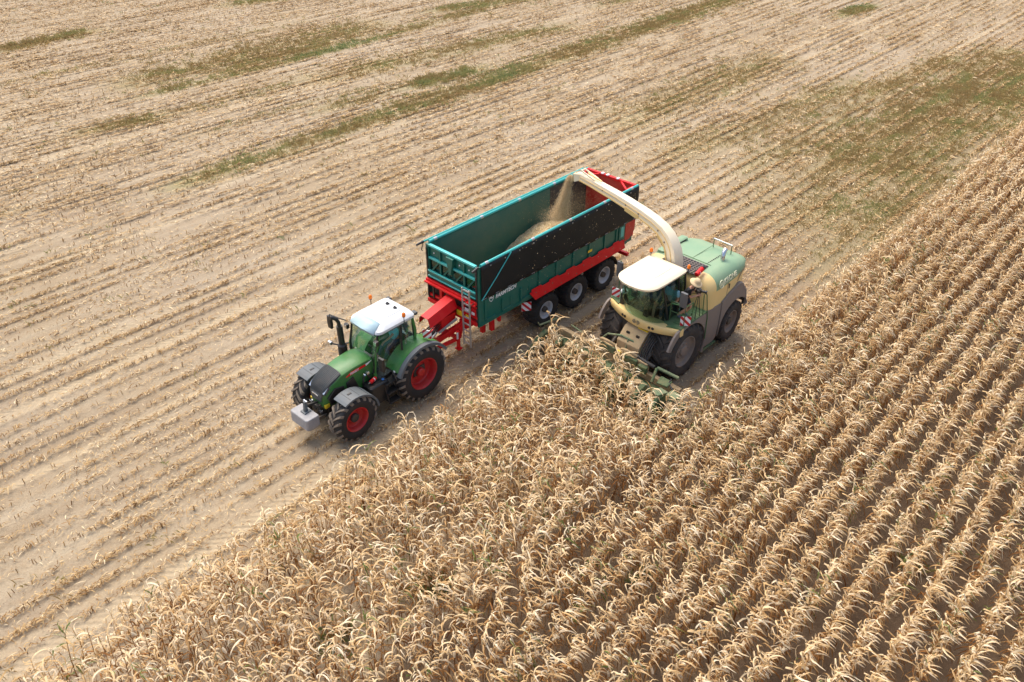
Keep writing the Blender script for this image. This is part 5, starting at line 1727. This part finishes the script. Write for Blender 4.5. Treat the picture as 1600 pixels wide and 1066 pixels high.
    MB().prism([(p[0], p[1]) for p in r0], 'z', 1.90, 1.985).build('cab_floor', M_BLACK, T)
    MB().tube([(1.22, -0.1, 3.44), (1.12, 0.35, 2.9), (1.0, 0.3, 2.4)], 0.012, 5).build('wiper', M_BLACK, T)
    se = MB()
    for y0 in (0.12,):
        se.loft([rrect(-0.15, 0.36, y0 - 0.27, y0 + 0.27, 0.08, 2.36), rrect(-0.17, 0.38, y0 - 0.28, y0 + 0.28, 0.09, 2.46), rrect(-0.15, 0.34, y0 - 0.25, y0 + 0.25, 0.08, 2.52)]).box(-0.05, 0.25, y0 - 0.16, y0 + 0.16, 1.985, 2.36)
        se.loft([rrect(-0.28, -0.12, y0 - 0.25, y0 + 0.25, 0.06, 2.46), rrect(-0.36, -0.20, y0 - 0.25, y0 + 0.25, 0.06, 2.9), rrect(-0.38, -0.26, y0 - 0.2, y0 + 0.2, 0.05, 3.15)])
    se.build('driver_seat', M_SEAT, T, smooth=40)
    MB().box(-0.2, 0.20, 0.46, 0.78, 2.2, 2.44).build('passenger_seat', M_SEAT, T, bevel=0.03)
    MB().prism([(0.52, 1.985), (0.72, 1.985), (0.66, 2.5), (0.50, 2.62)], 'y', 0.02, 0.22).build('steering_column', M_BLACK, T, bevel=0.02)
    MB().tube([(0.47 + 0.17 * math.sin(a) * 0.4, 0.12 + 0.19 * math.cos(a), 2.66 + 0.17 * math.sin(a) * 0.9) for a in np.linspace(0, 2 * PI, 17)], 0.018, 6, cap=False).build('steering_wheel', M_BLACK, T, smooth=50)
    MB().box(0.02, 0.55, -0.42, -0.22, 2.45, 2.60).box(0.5, 0.56, -0.62, -0.40, 2.55, 2.80).build('armrest_console', M_GREY, T, bevel=0.02)
    cl = paint('pale_blue_cloth', srgb(150, 196, 214), 0.8, 0.0)
    for i, (x, y) in enumerate(((0.62, -0.52), (0.74, -0.10))):
        MB().loft([rrect(x - 0.10, x + 0.10, y - 0.13, y + 0.10, 0.05, 1.99), rrect(x - 0.12, x + 0.09, y - 0.11, y + 0.13, 0.06, 2.05), rrect(x - 0.05, x + 0.06, y - 0.05, y + 0.06, 0.03, 2.09)]).build('cleaning_cloth', cl, T, smooth=50)
    # roof
    def rp(z, g, fz=0):
        P = []
        hw, xr, xf = 0.76 - g, -0.56 + g, 1.54 - g
        for k in range(5):
            a = math.radians(90 + 90 * k / 4)
            P.append((xr + 0.16 + 0.16 * math.cos(a), hw - 0.16 + 0.16 * math.sin(a), z))
        P += [(p[0], -p[1], z) for p in P[::-1]]
        for k in range(15):
            a = -PI / 2 + PI * k / 14
            e = 0.62
            P.append((0.72 + (xf - 0.72) * max(0, math.cos(a)) ** e, hw * (abs(math.sin(a)) ** 0.85) * (1 if a > 0 else -1), z - (0.0)))
        return P
    rf = MB().loft([rp(3.55, 0.05), rp(3.57, 0.0), rp(3.64, -0.015), rp(3.69, 0.05), rp(3.72, 0.16), rp(3.735, 0.34)]).build('roof', M_CREAMROOF, T, smooth=45)
    MB().loft([rrect(-0.20, 0.86, -0.40, 0.40, (0.16, 0.04, 0.04, 0.16), 3.73), rrect(-0.18, 0.84, -0.38, 0.38, (0.16, 0.04, 0.04, 0.16), 3.75)]).build('roof_hatch', M_CREAMROOF, rf, bevel=0.006)
    beacon(T, -0.56, 0.78, 3.50, 0.34)
    beacon(T, -0.44, -0.66, 3.60, 0.36)
    for y in (-0.35, -0.1, 0.15):
        MB().box(1.40, 1.46, y - 0.05, y + 0.05, 3.48, 3.54).build('work_light', M_CHROME, T)
    # mirrors, lamp, boards
    MB().tube([(0.40, -1.24, 2.16), (0.40, -1.25, 3.6)], 0.02, 6).build('mirror_pole', M_RAILG, T)
    MB().loft([rrect(0.36, 0.44, -1.38, -1.16, 0.03, 2.98), rrect(0.34, 0.46, -1.40, -1.14, 0.05, 3.2), rrect(0.36, 0.44, -1.38, -1.16, 0.03, 3.54)]).build('mirror', M_GREY, T, smooth=40)
    MB().tube([(0.52, 0.98, 2.95), (0.5, 1.38, 3.02)], 0.02, 6).build('mirror_arm', M_RAILG, T)
    MB().loft([rrect(0.45, 0.54, 1.26, 1.50, 0.03, 2.98), rrect(0.43, 0.56, 1.25, 1.51, 0.05, 3.2), rrect(0.45, 0.54, 1.26, 1.50, 0.03, 3.50)]).build('mirror', M_GREY, T, smooth=40)
    MB().loft([rrect(0.42, 0.62, -1.02, -0.84, 0.06, 2.05), rrect(0.42, 0.62, -1.02, -0.84, 0.06, 2.55)]).build('filter_housing', M_BLACK, T, smooth=30)
    MB().revolve([(0.13, 2.56), (0.13, 2.62), (0.09, 2.66), (0, 2.67)], (0.50, -0.92, 0), 16, 'z').build('receiver_dome', M_WPLATE, T, smooth=40)
    warning_board(T, (0.46, -1.30, 2.36), 0.30, 0.32, (0.95, 0.15, 0.25), flip=1)
    warning_board(T, (0.26, 1.42, 2.34), 0.34, 0.36, (0.70, 0.65, 0.25), flip=-1)
    # railing of the left platform
    def rail(pts, name='railing'):
        return MB().tube(pts, 0.018, 6).build(name, M_RAILG, T, smooth=50)
    rl = rail([(0.34, 0.86, 2.16), (0.34, 0.86, 2.92), (0.30, 1.42, 2.92), (-0.06, 1.44, 2.92)])
    MB().tube([(0.34, 0.87, 2.54), (0.30, 1.42, 2.54), (-0.06, 1.44, 2.54)], 0.015, 6).build('rail_bar', M_RAILG, rl)
    MB().tube([(0.31, 1.40, 2.16), (0.31, 1.40, 2.92)], 0.016, 6).build('rail_post', M_RAILG, rl)
    MB().tube([(-0.06, 1.44, 2.16), (-0.06, 1.44, 2.92)], 0.016, 6).build('rail_post', M_RAILG, rl)
    rail([(-0.72, 1.46, 2.16), (-0.62, 1.46, 2.95), (-0.66, 1.46, 3.06), (-0.80, 1.46, 2.9), (-1.02, 1.49, 1.9), (-1.04, 1.50, 1.05)], 'ladder_rail')
    # --- spout
    d = Vector((-0.1323, -0.9912, 0.0)).normalized()
    side = Vector((-d.y, d.x, 0))
    base = Vector((-0.92, 0.0, 0))
    path = [(0.0, 3.05), (0.0, 3.40), (0.02, 3.66), (0.10, 3.93), (0.24, 4.15), (0.42, 4.33), (0.66, 4.48), (1.1, 4.62), (1.66, 4.72), (2.3, 4.80), (2.9, 4.86), (3.5, 4.90), (4.2, 4.945), (4.75, 4.96)]
    secs, flange, flange2 = [], [], []
    for i, (q, z) in enumerate(path):
        a = path[max(0, i - 1)]; b = path[min(len(path) - 1, i + 1)]
        tq, tz = b[0] - a[0], b[1] - a[1]
        ln = math.hypot(tq, tz); tq /= ln; tz /= ln
        f = i / (len(path) - 1)
        w = 0.245 - 0.11 * f
        h = 0.20 - 0.09 * f
        c = base + d * q + Vector((0, 0, z))
        nrm = d * (-tz) + Vector((0, 0, tq))          # outward (upper) normal of the curve
        secs.append([tuple(c + nrm * h + side * w * 0.9), tuple(c + nrm * h * 0.7 + side * w), tuple(c - nrm * h + side * w), tuple(c - nrm * h - side * w), tuple(c + nrm * h * 0.7 - side * w), tuple(c + nrm * h - side * w * 0.9)])
        flange.append([tuple(c - nrm * (h - 0.02) + side * (w + 0.035)), tuple(c - nrm * (h + 0.02) + side * (w + 0.035)), tuple(c - nrm * (h + 0.02) + side * (w + 0.002)), tuple(c - nrm * (h - 0.02) + side * (w + 0.002))])
        flange2.append([tuple(c + nrm * (h * .25) + side * (w + 0.022)), tuple(c + nrm * (h * .12) + side * (w + 0.022)), tuple(c + nrm * (h * .12) + side * (w + 0.002)), tuple(c + nrm * (h * .25) + side * (w + 0.002))])
    sp = MB().loft(secs).build('spout', M_CREAMROOF, T, smooth=30)
    MB().loft(flange).build('spout_flange', M_CREAM, sp)
    MB().loft(flange2).build('spout_flange', M_CREAM, sp)
    for i in (4, 6, 8, 9, 11):
        c = Vector(secs[i][2])
        MB().box(c.x - 0.025, c.x + 0.025, c.y - 0.02, c.y + 0.02, c.z + 0.10, c.z + 0.15).build('spout_bolt', M_TAUPE, sp)
    MB().beam(Vector(secs[8][2]) + side * 0.03, Vector(secs[9][2]) + side * 0.03 + Vector((0, 0, 0.0)), 0.03, 0.16).build('spout_bracket', M_CREAM, sp)
    MB().revolve([(0.46, 2.95), (0.46, 3.12), (0.38, 3.2), (0.30, 3.2)], (-0.92, 0, 0), 24, 'z').build('spout_turret', M_CREAM, T, smooth=40)
    MB().tube([base + d * 0.05 - side * 0.1 + Vector((0, 0, 3.35)), base + d * 0.9 + Vector((0, 0, 4.15))], 0.045, 8).build('lift_cylinder', M_CREAM, sp, smooth=40)
    # deflector at the end of the spout
    e = base + d * 4.75 + Vector((0, 0, 4.96))
    dz = Vector((0, 0, 1))
    def plate(pts, nm):
        MB().grid([pts[:2], pts[2:]]).build(nm, M_CREAMROOF, sp, solid=0.015)
    w = 0.138
    for sg in (1, -1):
        f1 = [e + side * w * sg + dz * 0.10, e + side * w * sg - dz * 0.12, e + d * 0.34 + side * (w + .01) * sg + dz * 0.02, e + d * 0.26 + side * (w + .01) * sg - dz * 0.26]
        plate([tuple(p) for p in f1], 'deflector_cheek')
    plate([tuple(e + side * w + dz * 0.11), tuple(e - side * w + dz * 0.11), tuple(e + d * 0.36 + side * w + dz * 0.03), tuple(e + d * 0.36 - side * w + dz * 0.03)], 'deflector_plate')
    plate([tuple(e + d * 0.36 + side * w + dz * 0.03), tuple(e + d * 0.36 - side * w + dz * 0.03), tuple(e + d * 0.50 + side * w - dz * 0.36), tuple(e + d * 0.50 - side * w - dz * 0.36)], 'deflector_flap')
    lk = MB()
    for sg in (1, -1):
        lk.beam(e - d * 0.75 + side * 0.10 * sg + dz * 0.13, e - d * 0.02 + side * 0.10 * sg + dz * 0.27, 0.035, 0.05)
    lk.beam(e - d * 0.03 + side * 0.12 + dz * 0.27, e - d * 0.03 - side * 0.12 + dz * 0.27, 0.05, 0.05)
    lk.beam(e - d * 0.03 + side * 0.05 + dz * 0.27, e + d * 0.34 + side * 0.05 + dz * 0.06, 0.035, 0.05)
    lk.build('deflector_linkage', M_CREAMROOF, sp)
    MB().tube([e - d * 1.0 + dz * 0.16, e - d * 0.3 + dz * 0.24], 0.03, 8).build('deflector_actuator', M_CREAM, sp, smooth=40)
    # --- feeder housing, hoses
    MB().prism([(0.55, 1.78), (0.95, 1.66), (1.34, 1.26), (1.34, 0.55), (0.55, 0.85)], 'y', -0.46, 0.46).build('feeder_housing', M_DUSTY, T, bevel=0.02)
    MB().box(0.78, 0.86, 0.02, 0.42, 1.66, 1.72).build('yellow_bracket', M_YEL, T)
    for y in (-0.2, 0.2):
        MB().box(1.06, 1.12, y - 0.06, y + 0.06, 1.50, 1.56).build('housing_slot', M_BLACK, T)
    h = MB()
    for k in range(5):
        y = 0.52 + 0.07 * k
        h.tube([(0.60, y, 1.62), (0.86, y + 0.04, 1.72 - 0.03 * k), (1.12, y + 0.06, 1.52), (1.28, y + 0.02, 1.20), (1.42, y + 0.08, 1.02)], 0.024, 6)
    h.build('hydraulic_hoses', M_HOSE, T, smooth=50)
    MB().tube([(0.55, 0.75, 1.3), (1.25, 0.72, 0.9)], 0.07, 10).tube([(0.55, -0.75, 1.3), (1.25, -0.72, 0.9)], 0.07, 10).build('lift_ram', M_STEELB, T, smooth=40)
    return T


harvester = make_harvester()


def make_header():
    """row-independent maize header mounted on the front of the harvester"""
    T = empty('maize_header', (4.831, 23.029, 0), math.radians(225.52))
    tag(T, 'wide dusty green maize header at the front of the harvester, half buried in maize', 'header')
    MB().box(1.36, 1.54, -2.95, 2.30, 0.40, 0.66).build('main_beam', M_DUSTY, T, bevel=0.02)
    MB().box(1.37, 1.52, -1.05, 0.98, 0.665, 1.0).build('centre_plate', M_DUSTY, T, bevel=0.03)
    MB().box(1.545, 1.60, -1.0, -0.35, 0.80, 1.04).build('header_panel', M_HDRPALE, T, bevel=0.01)
    MB().box(1.545, 1.60, -0.24, -0.08, 0.86, 1.03).build('yellow_label', M_YEL, T, bevel=0.01)
    MB().box(1.545, 1.66, 0.10, 0.62, 0.80, 1.02).build('header_panel', M_HDR, T, bevel=0.02)
    MB().box(1.545, 1.70, 0.72, 1.05, 0.72, 0.96).build('header_panel', M_HDR, T, bevel=0.02)
    # guard tube arching over the intake
    MB().tube([(1.34, -1.06, 1.02), (1.27, -0.9, 1.22), (1.24, -0.35, 1.40), (1.22, 0.1, 1.38), (1.16, 0.45, 1.22), (1.18, 0.6, 1.0)], 0.035, 8).build('guard_tube', M_HDRPALE, T, smooth=50)
    MB().tube([(1.24, -0.05, 1.40), (1.40, -0.05, 1.02)], 0.025, 8).build('guard_strut', M_HDRPALE, T, smooth=50)
    for y0, y1 in ((-1.02, -0.42), (-0.12, 0.50)):
        MB().tube([(1.46 + 0.15 * math.sin(PI * t), y0 + (y1 - y0) * t, 1.06 + 0.16 * math.sin(PI * t)) for t in np.linspace(0, 1, 9)], 0.055, 8).build('intake_arch', M_DUSTY, T, smooth=50)
    MB().tube([(1.32, 0.2, 1.0), (1.42, 0.85, 1.0), (1.40, 1.2, 0.95)], 0.07, 8).build('drive_shaft_guard', M_STEELB, T, smooth=50)
    # collector deck and rotating discs
    MB().prism([(1.55, -2.9), (1.55, 2.45), (2.35, 2.7), (2.35, -3.0)], 'z', 0.30, 0.40).build('deck', M_HDR, T, bevel=0.02)
    for k in range(8):
        y = -2.62 + 0.75 * k
        dk = MB().revolve([(0.33, 0.42), (0.33, 0.50), (0.12, 0.54), (0.12, 0.78), (0, 0.78)], (2.2, y, 0), 20, 'z').build('collector_drum', M_DUSTY, T, smooth=35)
        tm = MB()
        for j in range(10):
            a = 2 * PI * j / 10
            tm.beam((2.2 + 0.32 * math.cos(a), y + 0.32 * math.sin(a), 0.46), (2.2 + 0.46 * math.cos(a + 0.2), y + 0.46 * math.sin(a + 0.2), 0.46), 0.04, 0.015)
        tag(tm.build('drum_teeth', M_STEELB, dk), kind='stuff')
    # pointed dividers
    for k in range(9):
        y = -3.0 + 0.725 * k
        MB().loft([[(2.1, y - 0.16, 0.32), (2.1, y + 0.16, 0.32), (2.1, y + 0.10, 0.80), (2.1, y - 0.10, 0.80)], [(2.7, y - 0.12, 0.24), (2.7, y + 0.12, 0.24), (2.7, y + 0.06, 0.60), (2.7, y - 0.06, 0.60)],
                   [(3.15, y - 0.03, 0.16), (3.15, y + 0.03, 0.16), (3.15, y + 0.02, 0.22), (3.15, y - 0.02, 0.22)]]).build('crop_divider', M_HDR, T, bevel=0.02)
    # left outer wing with its covers and bars
    MB().tube([(1.46, 1.35, 1.04), (1.42, 2.16, 1.02)], 0.055, 8).build('wing_bar', M_HDRPALE, T, smooth=50)
    MB().tube([(1.52, 1.36, 1.05), (1.80, 1.46, 0.95), (1.95, 1.50, 0.8)], 0.05, 8).build('wing_bar', M_HDR, T, smooth=50)
    MB().prism([(1.62, 1.62), (2.02, 1.72), (1.96, 2.10), (1.60, 2.06)], 'z', 0.88, 0.95).build('wing_cover', M_HDR, T, bevel=0.02)
    MB().prism([(2.2, 2.02), (2.55, 1.9), (2.62, 2.2), (2.24, 2.34)], 'z', 0.92, 1.02).build('wing_cover', M_HDRPALE, T, bevel=0.02)
    MB().prism([(2.10, 2.38), (2.42, 2.36), (2.46, 2.72), (2.12, 2.74)], 'z', 0.95, 1.06).build('wing_cover', M_HDRPALE, T, bevel=0.02)
    MB().tube([(1.56, 1.98, 0.96), (1.75, 2.02, 0.93), (1.9, 2.28, 0.86)], 0.03, 8).build('wing_hose', M_HOSE, T, smooth=50)
    MB().tube([(1.5, -3.05, 0.95), (2.3, -3.15, 1.0)], 0.035, 8).tube([(2.3, -3.15, 1.0), (2.36, -3.16, 1.14)], 0.02, 6).build('end_bar', M_HDRPALE, T, smooth=50)
    MB().tube([(1.50, -2.35, 1.0), (1.62, -1.7, 1.02)], 0.03, 8).build('wing_bar', M_HDRPALE, T, smooth=50)
    MB().box(1.38, 1.52, -1.60, -1.1, 0.665, 0.76).build('wing_plate', M_DUSTY, T)
    return T


make_header()

# ------------------------------------------------------------------ people
M_SKIN = paint('skin', srgb(196, 142, 112), 0.55, 0.0)
M_SKIN2 = paint('tanned_skin', srgb(168, 116, 86), 0.55, 0.0)
M_HAIR = paint('brown_hair', srgb(58, 42, 30), 0.7, 0.0)
M_HAIR2 = paint('grey_hair', srgb(120, 112, 104), 0.7, 0.0)
M_TURQ = paint('turquoise_shirt', srgb(108, 200, 208), 0.85, 0.0)
M_BLUES = paint('light_blue_shirt', srgb(140, 186, 196), 0.85, 0.0)
M_BLACKS = paint('black_shirt', srgb(20, 21, 23), 0.85, 0.0)
M_NAVY = paint('dark_navy_shorts', srgb(26, 32, 44), 0.85, 0.0)
M_JEANS = paint('dark_blue_jeans', srgb(44, 60, 82), 0.85, 0.05)
M_DARKS = paint('dark_grey_shirt', srgb(58, 54, 52), 0.85, 0.0)
M_SHOE = paint('grey_blue_shoe', srgb(84, 96, 108), 0.8, 0.1)
M_STRAW = paint('straw_hat', srgb(208, 180, 136), 0.8, 0.05)
M_EYE = paint('eye', srgb(30, 26, 24), 0.3, 0.0)


def skin_mesh(name, verts, radii, edges, mat, parent, sub=1, root=0):
    me = bpy.data.meshes.new(name)
    me.from_pydata([tuple(v) for v in verts], edges, [])
    tmp = bpy.data.objects.new(name, me)
    COL.objects.link(tmp)
    md = tmp.modifiers.new('skin', 'SKIN')
    md.use_smooth_shade = True
    if not me.skin_vertices:
        # adding the modifier from Python does not create the radius layer
        bm = bmesh.new(); bm.from_mesh(me); bm.verts.layers.skin.verify(); bm.to_mesh(me); bm.free()
    for i, r in enumerate(radii):
        sv = me.skin_vertices[0].data[i]
        sv.radius = (r, r) if not isinstance(r, tuple) else r
        sv.use_root = (i == root)
    ss = tmp.modifiers.new('sub', 'SUBSURF')
    ss.levels = ss.render_levels = sub
    bpy.context.view_layer.update()
    me2 = bpy.data.meshes.new_from_object(tmp.evaluated_get(bpy.context.evaluated_depsgraph_get()))
    bpy.data.objects.remove(tmp)
    me2.materials.clear()
    me2.materials.append(mat)
    me2.shade_smooth()
    o = bpy.data.objects.new(name, me2)
    COL.objects.link(o)
    if parent is not None:
        o.parent = parent
    return o


def ik(a, b, l1, l2, pole):
    a, b = Vector(a), Vector(b)
    d = b - a
    L = min(d.length, (l1 + l2) * 0.995)
    d.normalize()
    b = a + d * L
    x = (l1 * l1 - l2 * l2 + L * L) / (2 * L)
    h = math.sqrt(max(0, l1 * l1 - x * x))
    p = Vector(pole)
    p = (p - d * p.dot(d)).normalized()
    return a + d * x + p * h, b


def human(loc, rz, pelvis_z, lean, hands, feet, label, skin, hair, shirt, trousers, short, shoe=None, side_lean=0.0, head_pitch=0.0, pole_knee=(1, 0, 0), hat=None, hair_on=True):
    """x forward, y left. hands/feet: (left, right) targets in local coordinates"""
    P = Vector((0, 0, pelvis_z))
    up = Vector((math.sin(lean), math.sin(side_lean), math.cos(lean))).normalized()
    fw = Vector((math.cos(lean), 0, -math.sin(lean)))
    lf = Vector((0, 1, 0))
    chest, neck = P + up * 0.34, P + up * 0.50
    hp = lean * 0.6 + head_pitch
    hup = Vector((math.sin(hp), side_lean * 0.3, math.cos(hp))).normalized()
    hfw = Vector((math.cos(hp), 0, -math.sin(hp)))
    V, R, E = [], [], []
    def add(p, r, par=None):
        V.append(Vector(p)); R.append(r)
        if par is not None:
            E.append((par, len(V) - 1))
        return len(V) - 1
    i0 = add(P, 0.13)
    i1 = add(P + up * 0.17, 0.12, i0)
    i2 = add(chest, 0.14, i1)
    i3 = add(neck, 0.075, i2)
    i4 = add(neck + hup * 0.09, 0.056, i3)
    i5 = add(neck + hup * 0.17 + hfw * 0.02, 0.082, i4)
    i6 = add(neck + hup * 0.25 + hfw * 0.01, 0.092, i5)
    i7 = add(neck + hup * 0.31, 0.06, i6)
    arms, legs = [], []
    for k, s in ((0, 1), (1, -1)):
        sh = neck + lf * (0.19 * s) - up * 0.05
        a = add(sh, 0.062, i2)
        el, wr = ik(sh, hands[k], 0.29, 0.26, (-0.35, 0.7 * s, -1.0))
        m = add((sh + el) / 2, 0.050, a)
        e = add(el, 0.040, m)
        m2 = add(el * 0.6 + wr * 0.4, 0.040, e)
        w = add(wr, 0.027, m2)
        fd = (wr - el).normalized()
        pl = add(wr + fd * 0.055, 0.034, w)
        pd = fd.cross(up); pd = (pd if pd.length > 1e-3 else lf).normalized()
        curl = fd.cross(pd).normalized()
        if curl.z > 0: curl = -curl
        for q, ln in ((-0.032, 0.068), (-0.011, 0.078), (0.011, 0.074), (0.032, 0.058)):
            b = add(wr + fd * 0.105 + pd * q, 0.010, pl)
            c = add(wr + fd * (0.105 + ln * 0.5) + pd * q * 1.1 + curl * 0.016, 0.009, b)
            add(wr + fd * (0.105 + ln * 0.8) + pd * q * 1.1 + curl * 0.042, 0.008, c)
        th = add(wr + fd * 0.05 + pd * 0.045 * s + curl * 0.01, 0.012, pl)
        add(wr + fd * 0.09 + pd * 0.06 * s + curl * 0.02, 0.010, th)
        arms.append((sh, el, wr))
    for k, s in ((0, 1), (1, -1)):
        hip = P + lf * (0.10 * s) - up * 0.04
        h = add(hip, 0.095, i0)
        kn, an = ik(hip, feet[k], 0.44, 0.42, pole_knee)
        m = add((hip + kn) / 2, 0.082, h)
        kk = add(kn, 0.058, m)
        c = add(kn * 0.65 + an * 0.35, 0.060, kk)
        a = add(an, 0.040, c)
        hl = add(an + Vector((0.05, 0, -0.05)), 0.036, a)
        add(an + Vector((0.17, 0, -0.07)), 0.028, hl)
        legs.append((hip, kn, an))
    body = skin_mesh('person', V, R, E, skin, None, sub=1)
    body.location = loc
    body.rotation_euler = (0, 0, rz)
    tag(body, label, 'person')
    # face
    hc = neck + hup * 0.235 + hfw * 0.015
    f = MB()
    for s in (1, -1):
        MB().revolve([(0.0, -0.012), (0.011, -0.004), (0.011, 0.004), (0, 0.012)], tuple(hc + hfw * 0.083 + lf * 0.033 * s), 8, 'x').build('eye', M_EYE, body)
        MB().loft([rrect(hc.x - 0.02, hc.x + 0.02, hc.y + s * 0.092 - 0.008, hc.y + s * 0.092 + 0.008, 0.006, hc.z - 0.035), rrect(hc.x - 0.026, hc.x + 0.022, hc.y + s * 0.097 - 0.010, hc.y + s * 0.097 + 0.010, 0.008, hc.z + 0.02)]).build('ear', skin, body, smooth=50)
    MB().loft([[tuple(hc + hfw * 0.08 + hup * 0.01 + lf * 0.008), tuple(hc + hfw * 0.08 + hup * 0.01 - lf * 0.008), tuple(hc + hfw * 0.09 + hup * 0.012)], [tuple(hc + hfw * 0.08 - hup * 0.045 + lf * 0.018), tuple(hc + hfw * 0.08 - hup * 0.045 - lf * 0.018), tuple(hc + hfw * 0.115 - hup * 0.04)]]).build('nose', skin, body, smooth=50)
    MB().beam(hc + hfw * 0.088 - hup * 0.075 + lf * 0.024, hc + hfw * 0.088 - hup * 0.075 - lf * 0.024, 0.012, 0.008).build('mouth', paint('lips', srgb(150, 84, 74), 0.5, 0), body)
    # hair: cap over the top and back of the head
    rows = []
    for j in range(6):
        t = j / 5
        row = []
        for k in range(17):
            a = 2 * PI * k / 16
            front = max(0, math.cos(a))
            el = PI / 2 - t * (PI * 0.62 - 0.85 * front)
            dv = (hfw * math.cos(a) + lf * math.sin(a)) * math.cos(el) * 0.112 + hup * math.sin(el) * 0.122
            row.append(tuple(hc + hup * 0.005 - hfw * 0.008 + dv))
        rows.append(row)
    if hair_on:
        MB().grid(rows).build('hair', hair, body, smooth=70, solid=0.012)
    # clothes follow the body
    V, R, E = [], [], []
    a0 = add(P - up * 0.02, 0.155); a1 = add(P + up * 0.17, 0.145, a0); a2 = add(chest, 0.165, a1); a3 = add(neck - up * 0.045, 0.10, a2)
    for (sh, el, wr), s in zip(arms, (1, -1)):
        b = add(sh, 0.085, a2)
        add(sh * 0.3 + el * 0.7, 0.066, b)
    skin_mesh('shirt', V, R, E, shirt, body, sub=1)
    V, R, E = [], [], []
    a0 = add(P + up * 0.05, 0.150); a1 = add(P - up * 0.03, 0.150, a0)
    for (hip, kn, an) in legs:
        b = add(hip, 0.115, a1)
        m = add((hip + kn) / 2, 0.100, b)
        if short:
            add(hip * 0.2 + kn * 0.8, 0.092, m)
        else:
            k2 = add(kn, 0.075, m)
            add(kn * 0.1 + an * 0.9, 0.060, k2)
    skin_mesh('shorts' if short else 'trousers', V, R, E, trousers, body, sub=1)
    if shoe:
        for (hip, kn, an) in legs:
            V, R, E = [], [], []
            a0 = add(an + Vector((0, 0, -0.01)), 0.052); a1 = add(an + Vector((0.05, 0, -0.05)), 0.052, a0); add(an + Vector((0.19, 0, -0.065)), 0.042, a1)
            skin_mesh('shoe', V, R, E, shoe, body, sub=1)
    if hat:
        M = Matrix.Translation(hc + hup * 0.05) @ hup.to_track_quat('Z', 'X').to_matrix().to_4x4()
        MB().revolve([(0.235, -0.045), (0.20, -0.02), (0.14, 0.0), (0.122, 0.02), (0.115, 0.075), (0.085, 0.115), (0.0, 0.125)], (0, 0, 0), 28, 'z', M=M).build('hat', hat, body, smooth=60, solid=0.01)
    return body


def place(veh, l):
    X, Y, A = veh
    a = math.radians(A)
    return (X + math.cos(a) * l[0] - math.sin(a) * l[1], Y + math.sin(a) * l[0] + math.cos(a) * l[1], l[2])


TR, HV = (-3.751, 21.617, 228.07), (4.831, 23.029, 225.52)

# tractor driver on the seat, hands on the wheel
human(place(TR, (0.12, 0.0, 1.24)), math.radians(TR[2]), 0.62, 0.10, ((0.72, 0.20, 0.80), (0.72, -0.18, 0.80)), ((0.62, 0.16, 0.10), (0.60, -0.16, 0.10)),
      'tractor driver in a turquoise t-shirt holding the steering wheel', M_SKIN2, M_HAIR, M_TURQ, M_JEANS, False, M_SHOE, pole_knee=(0.4, 0, 1))
# harvester driver and passenger behind the glass
human(place(HV, (0.04, 0.12, 1.985)), math.radians(HV[2]), 0.68, 0.05, ((0.44, 0.24, 0.72), (0.30, -0.34, 0.68)), ((0.52, 0.22, 0.10), (0.52, -0.14, 0.10)),
      'harvester driver in a dark shirt and shorts sitting behind the windscreen', M_SKIN, M_HAIR2, M_DARKS, M_NAVY, True, M_SHOE, pole_knee=(0.4, 0, 1))
human(place(HV, (-0.10, 0.60, 1.985)), math.radians(HV[2] + 6), 0.60, 0.06, ((0.26, 0.10, 0.66), (0.28, -0.10, 0.66)), ((0.46, 0.06, 0.10), (0.46, -0.12, 0.10)),
      'passenger in a light blue shirt sitting by the side window of the harvester cab', M_SKIN, M_HAIR, M_BLUES, M_JEANS, False, M_SHOE, pole_knee=(0.4, 0, 1))
# cameraman on the platform
cm = human(place(HV, (-0.14, 1.02, 2.165)), math.radians(HV[2] + 98), 0.84, 0.50, ((0.36, 0.26, 0.98), (0.40, 0.08, 0.96)), ((0.02, 0.13, 0.09), (-0.10, -0.13, 0.09)),
           'cameraman in a straw hat and black t-shirt bending over a tripod on the platform', M_SKIN, M_HAIR, M_BLACKS, M_NAVY, True, M_SHOE, head_pitch=0.1, hat=M_STRAW)
cm.scale = (0.94, 0.94, 0.94)


def make_camera():
    c = empty('video_camera', place(HV, (-0.46, 1.34, 2.165)), math.radians(HV[2] + 110))
    tag(c, 'black video camera on a thin tripod in front of the cameraman', 'camera')
    for a in (40, 160, 280):
        x, y = math.cos(math.radians(a)), math.sin(math.radians(a))
        MB().tube([(0.03 * x, 0.03 * y, 0.80), (0.15 * x, 0.15 * y, 0.02)], 0.013, 6).tube([(0.15 * x, 0.15 * y, 0.04), (0.155 * x, 0.155 * y, 0.0)], 0.02, 6).build('leg', M_BLACK, c)
    MB().tube([(0, 0, 0.76), (0, 0, 0.86)], 0.045, 10).box(-0.06, 0.06, -0.05, 0.05, 0.86, 0.92).tube([(-0.04, 0, 0.88), (-0.30, 0.05, 0.80)], 0.012, 6).build('tripod_head', M_BLACK, c)
    b = MB().box(-0.12, 0.08, -0.06, 0.06, 0.925, 1.06).box(-0.10, 0.04, -0.03, 0.03, 1.06, 1.10).build('camera_body', M_BLACK, c, bevel=0.012)
    MB().tube([(0.08, 0, 0.99), (0.22, 0, 0.99), (0.22, 0, 0.99), (0.26, 0, 0.99)], [0.045, 0.045, 0.06, 0.062], 14).build('lens', M_BLACK, c, smooth=40)
    MB().box(-0.05, 0.02, -0.12, -0.065, 0.96, 1.04).build('monitor', M_STEELB, c)


make_camera()
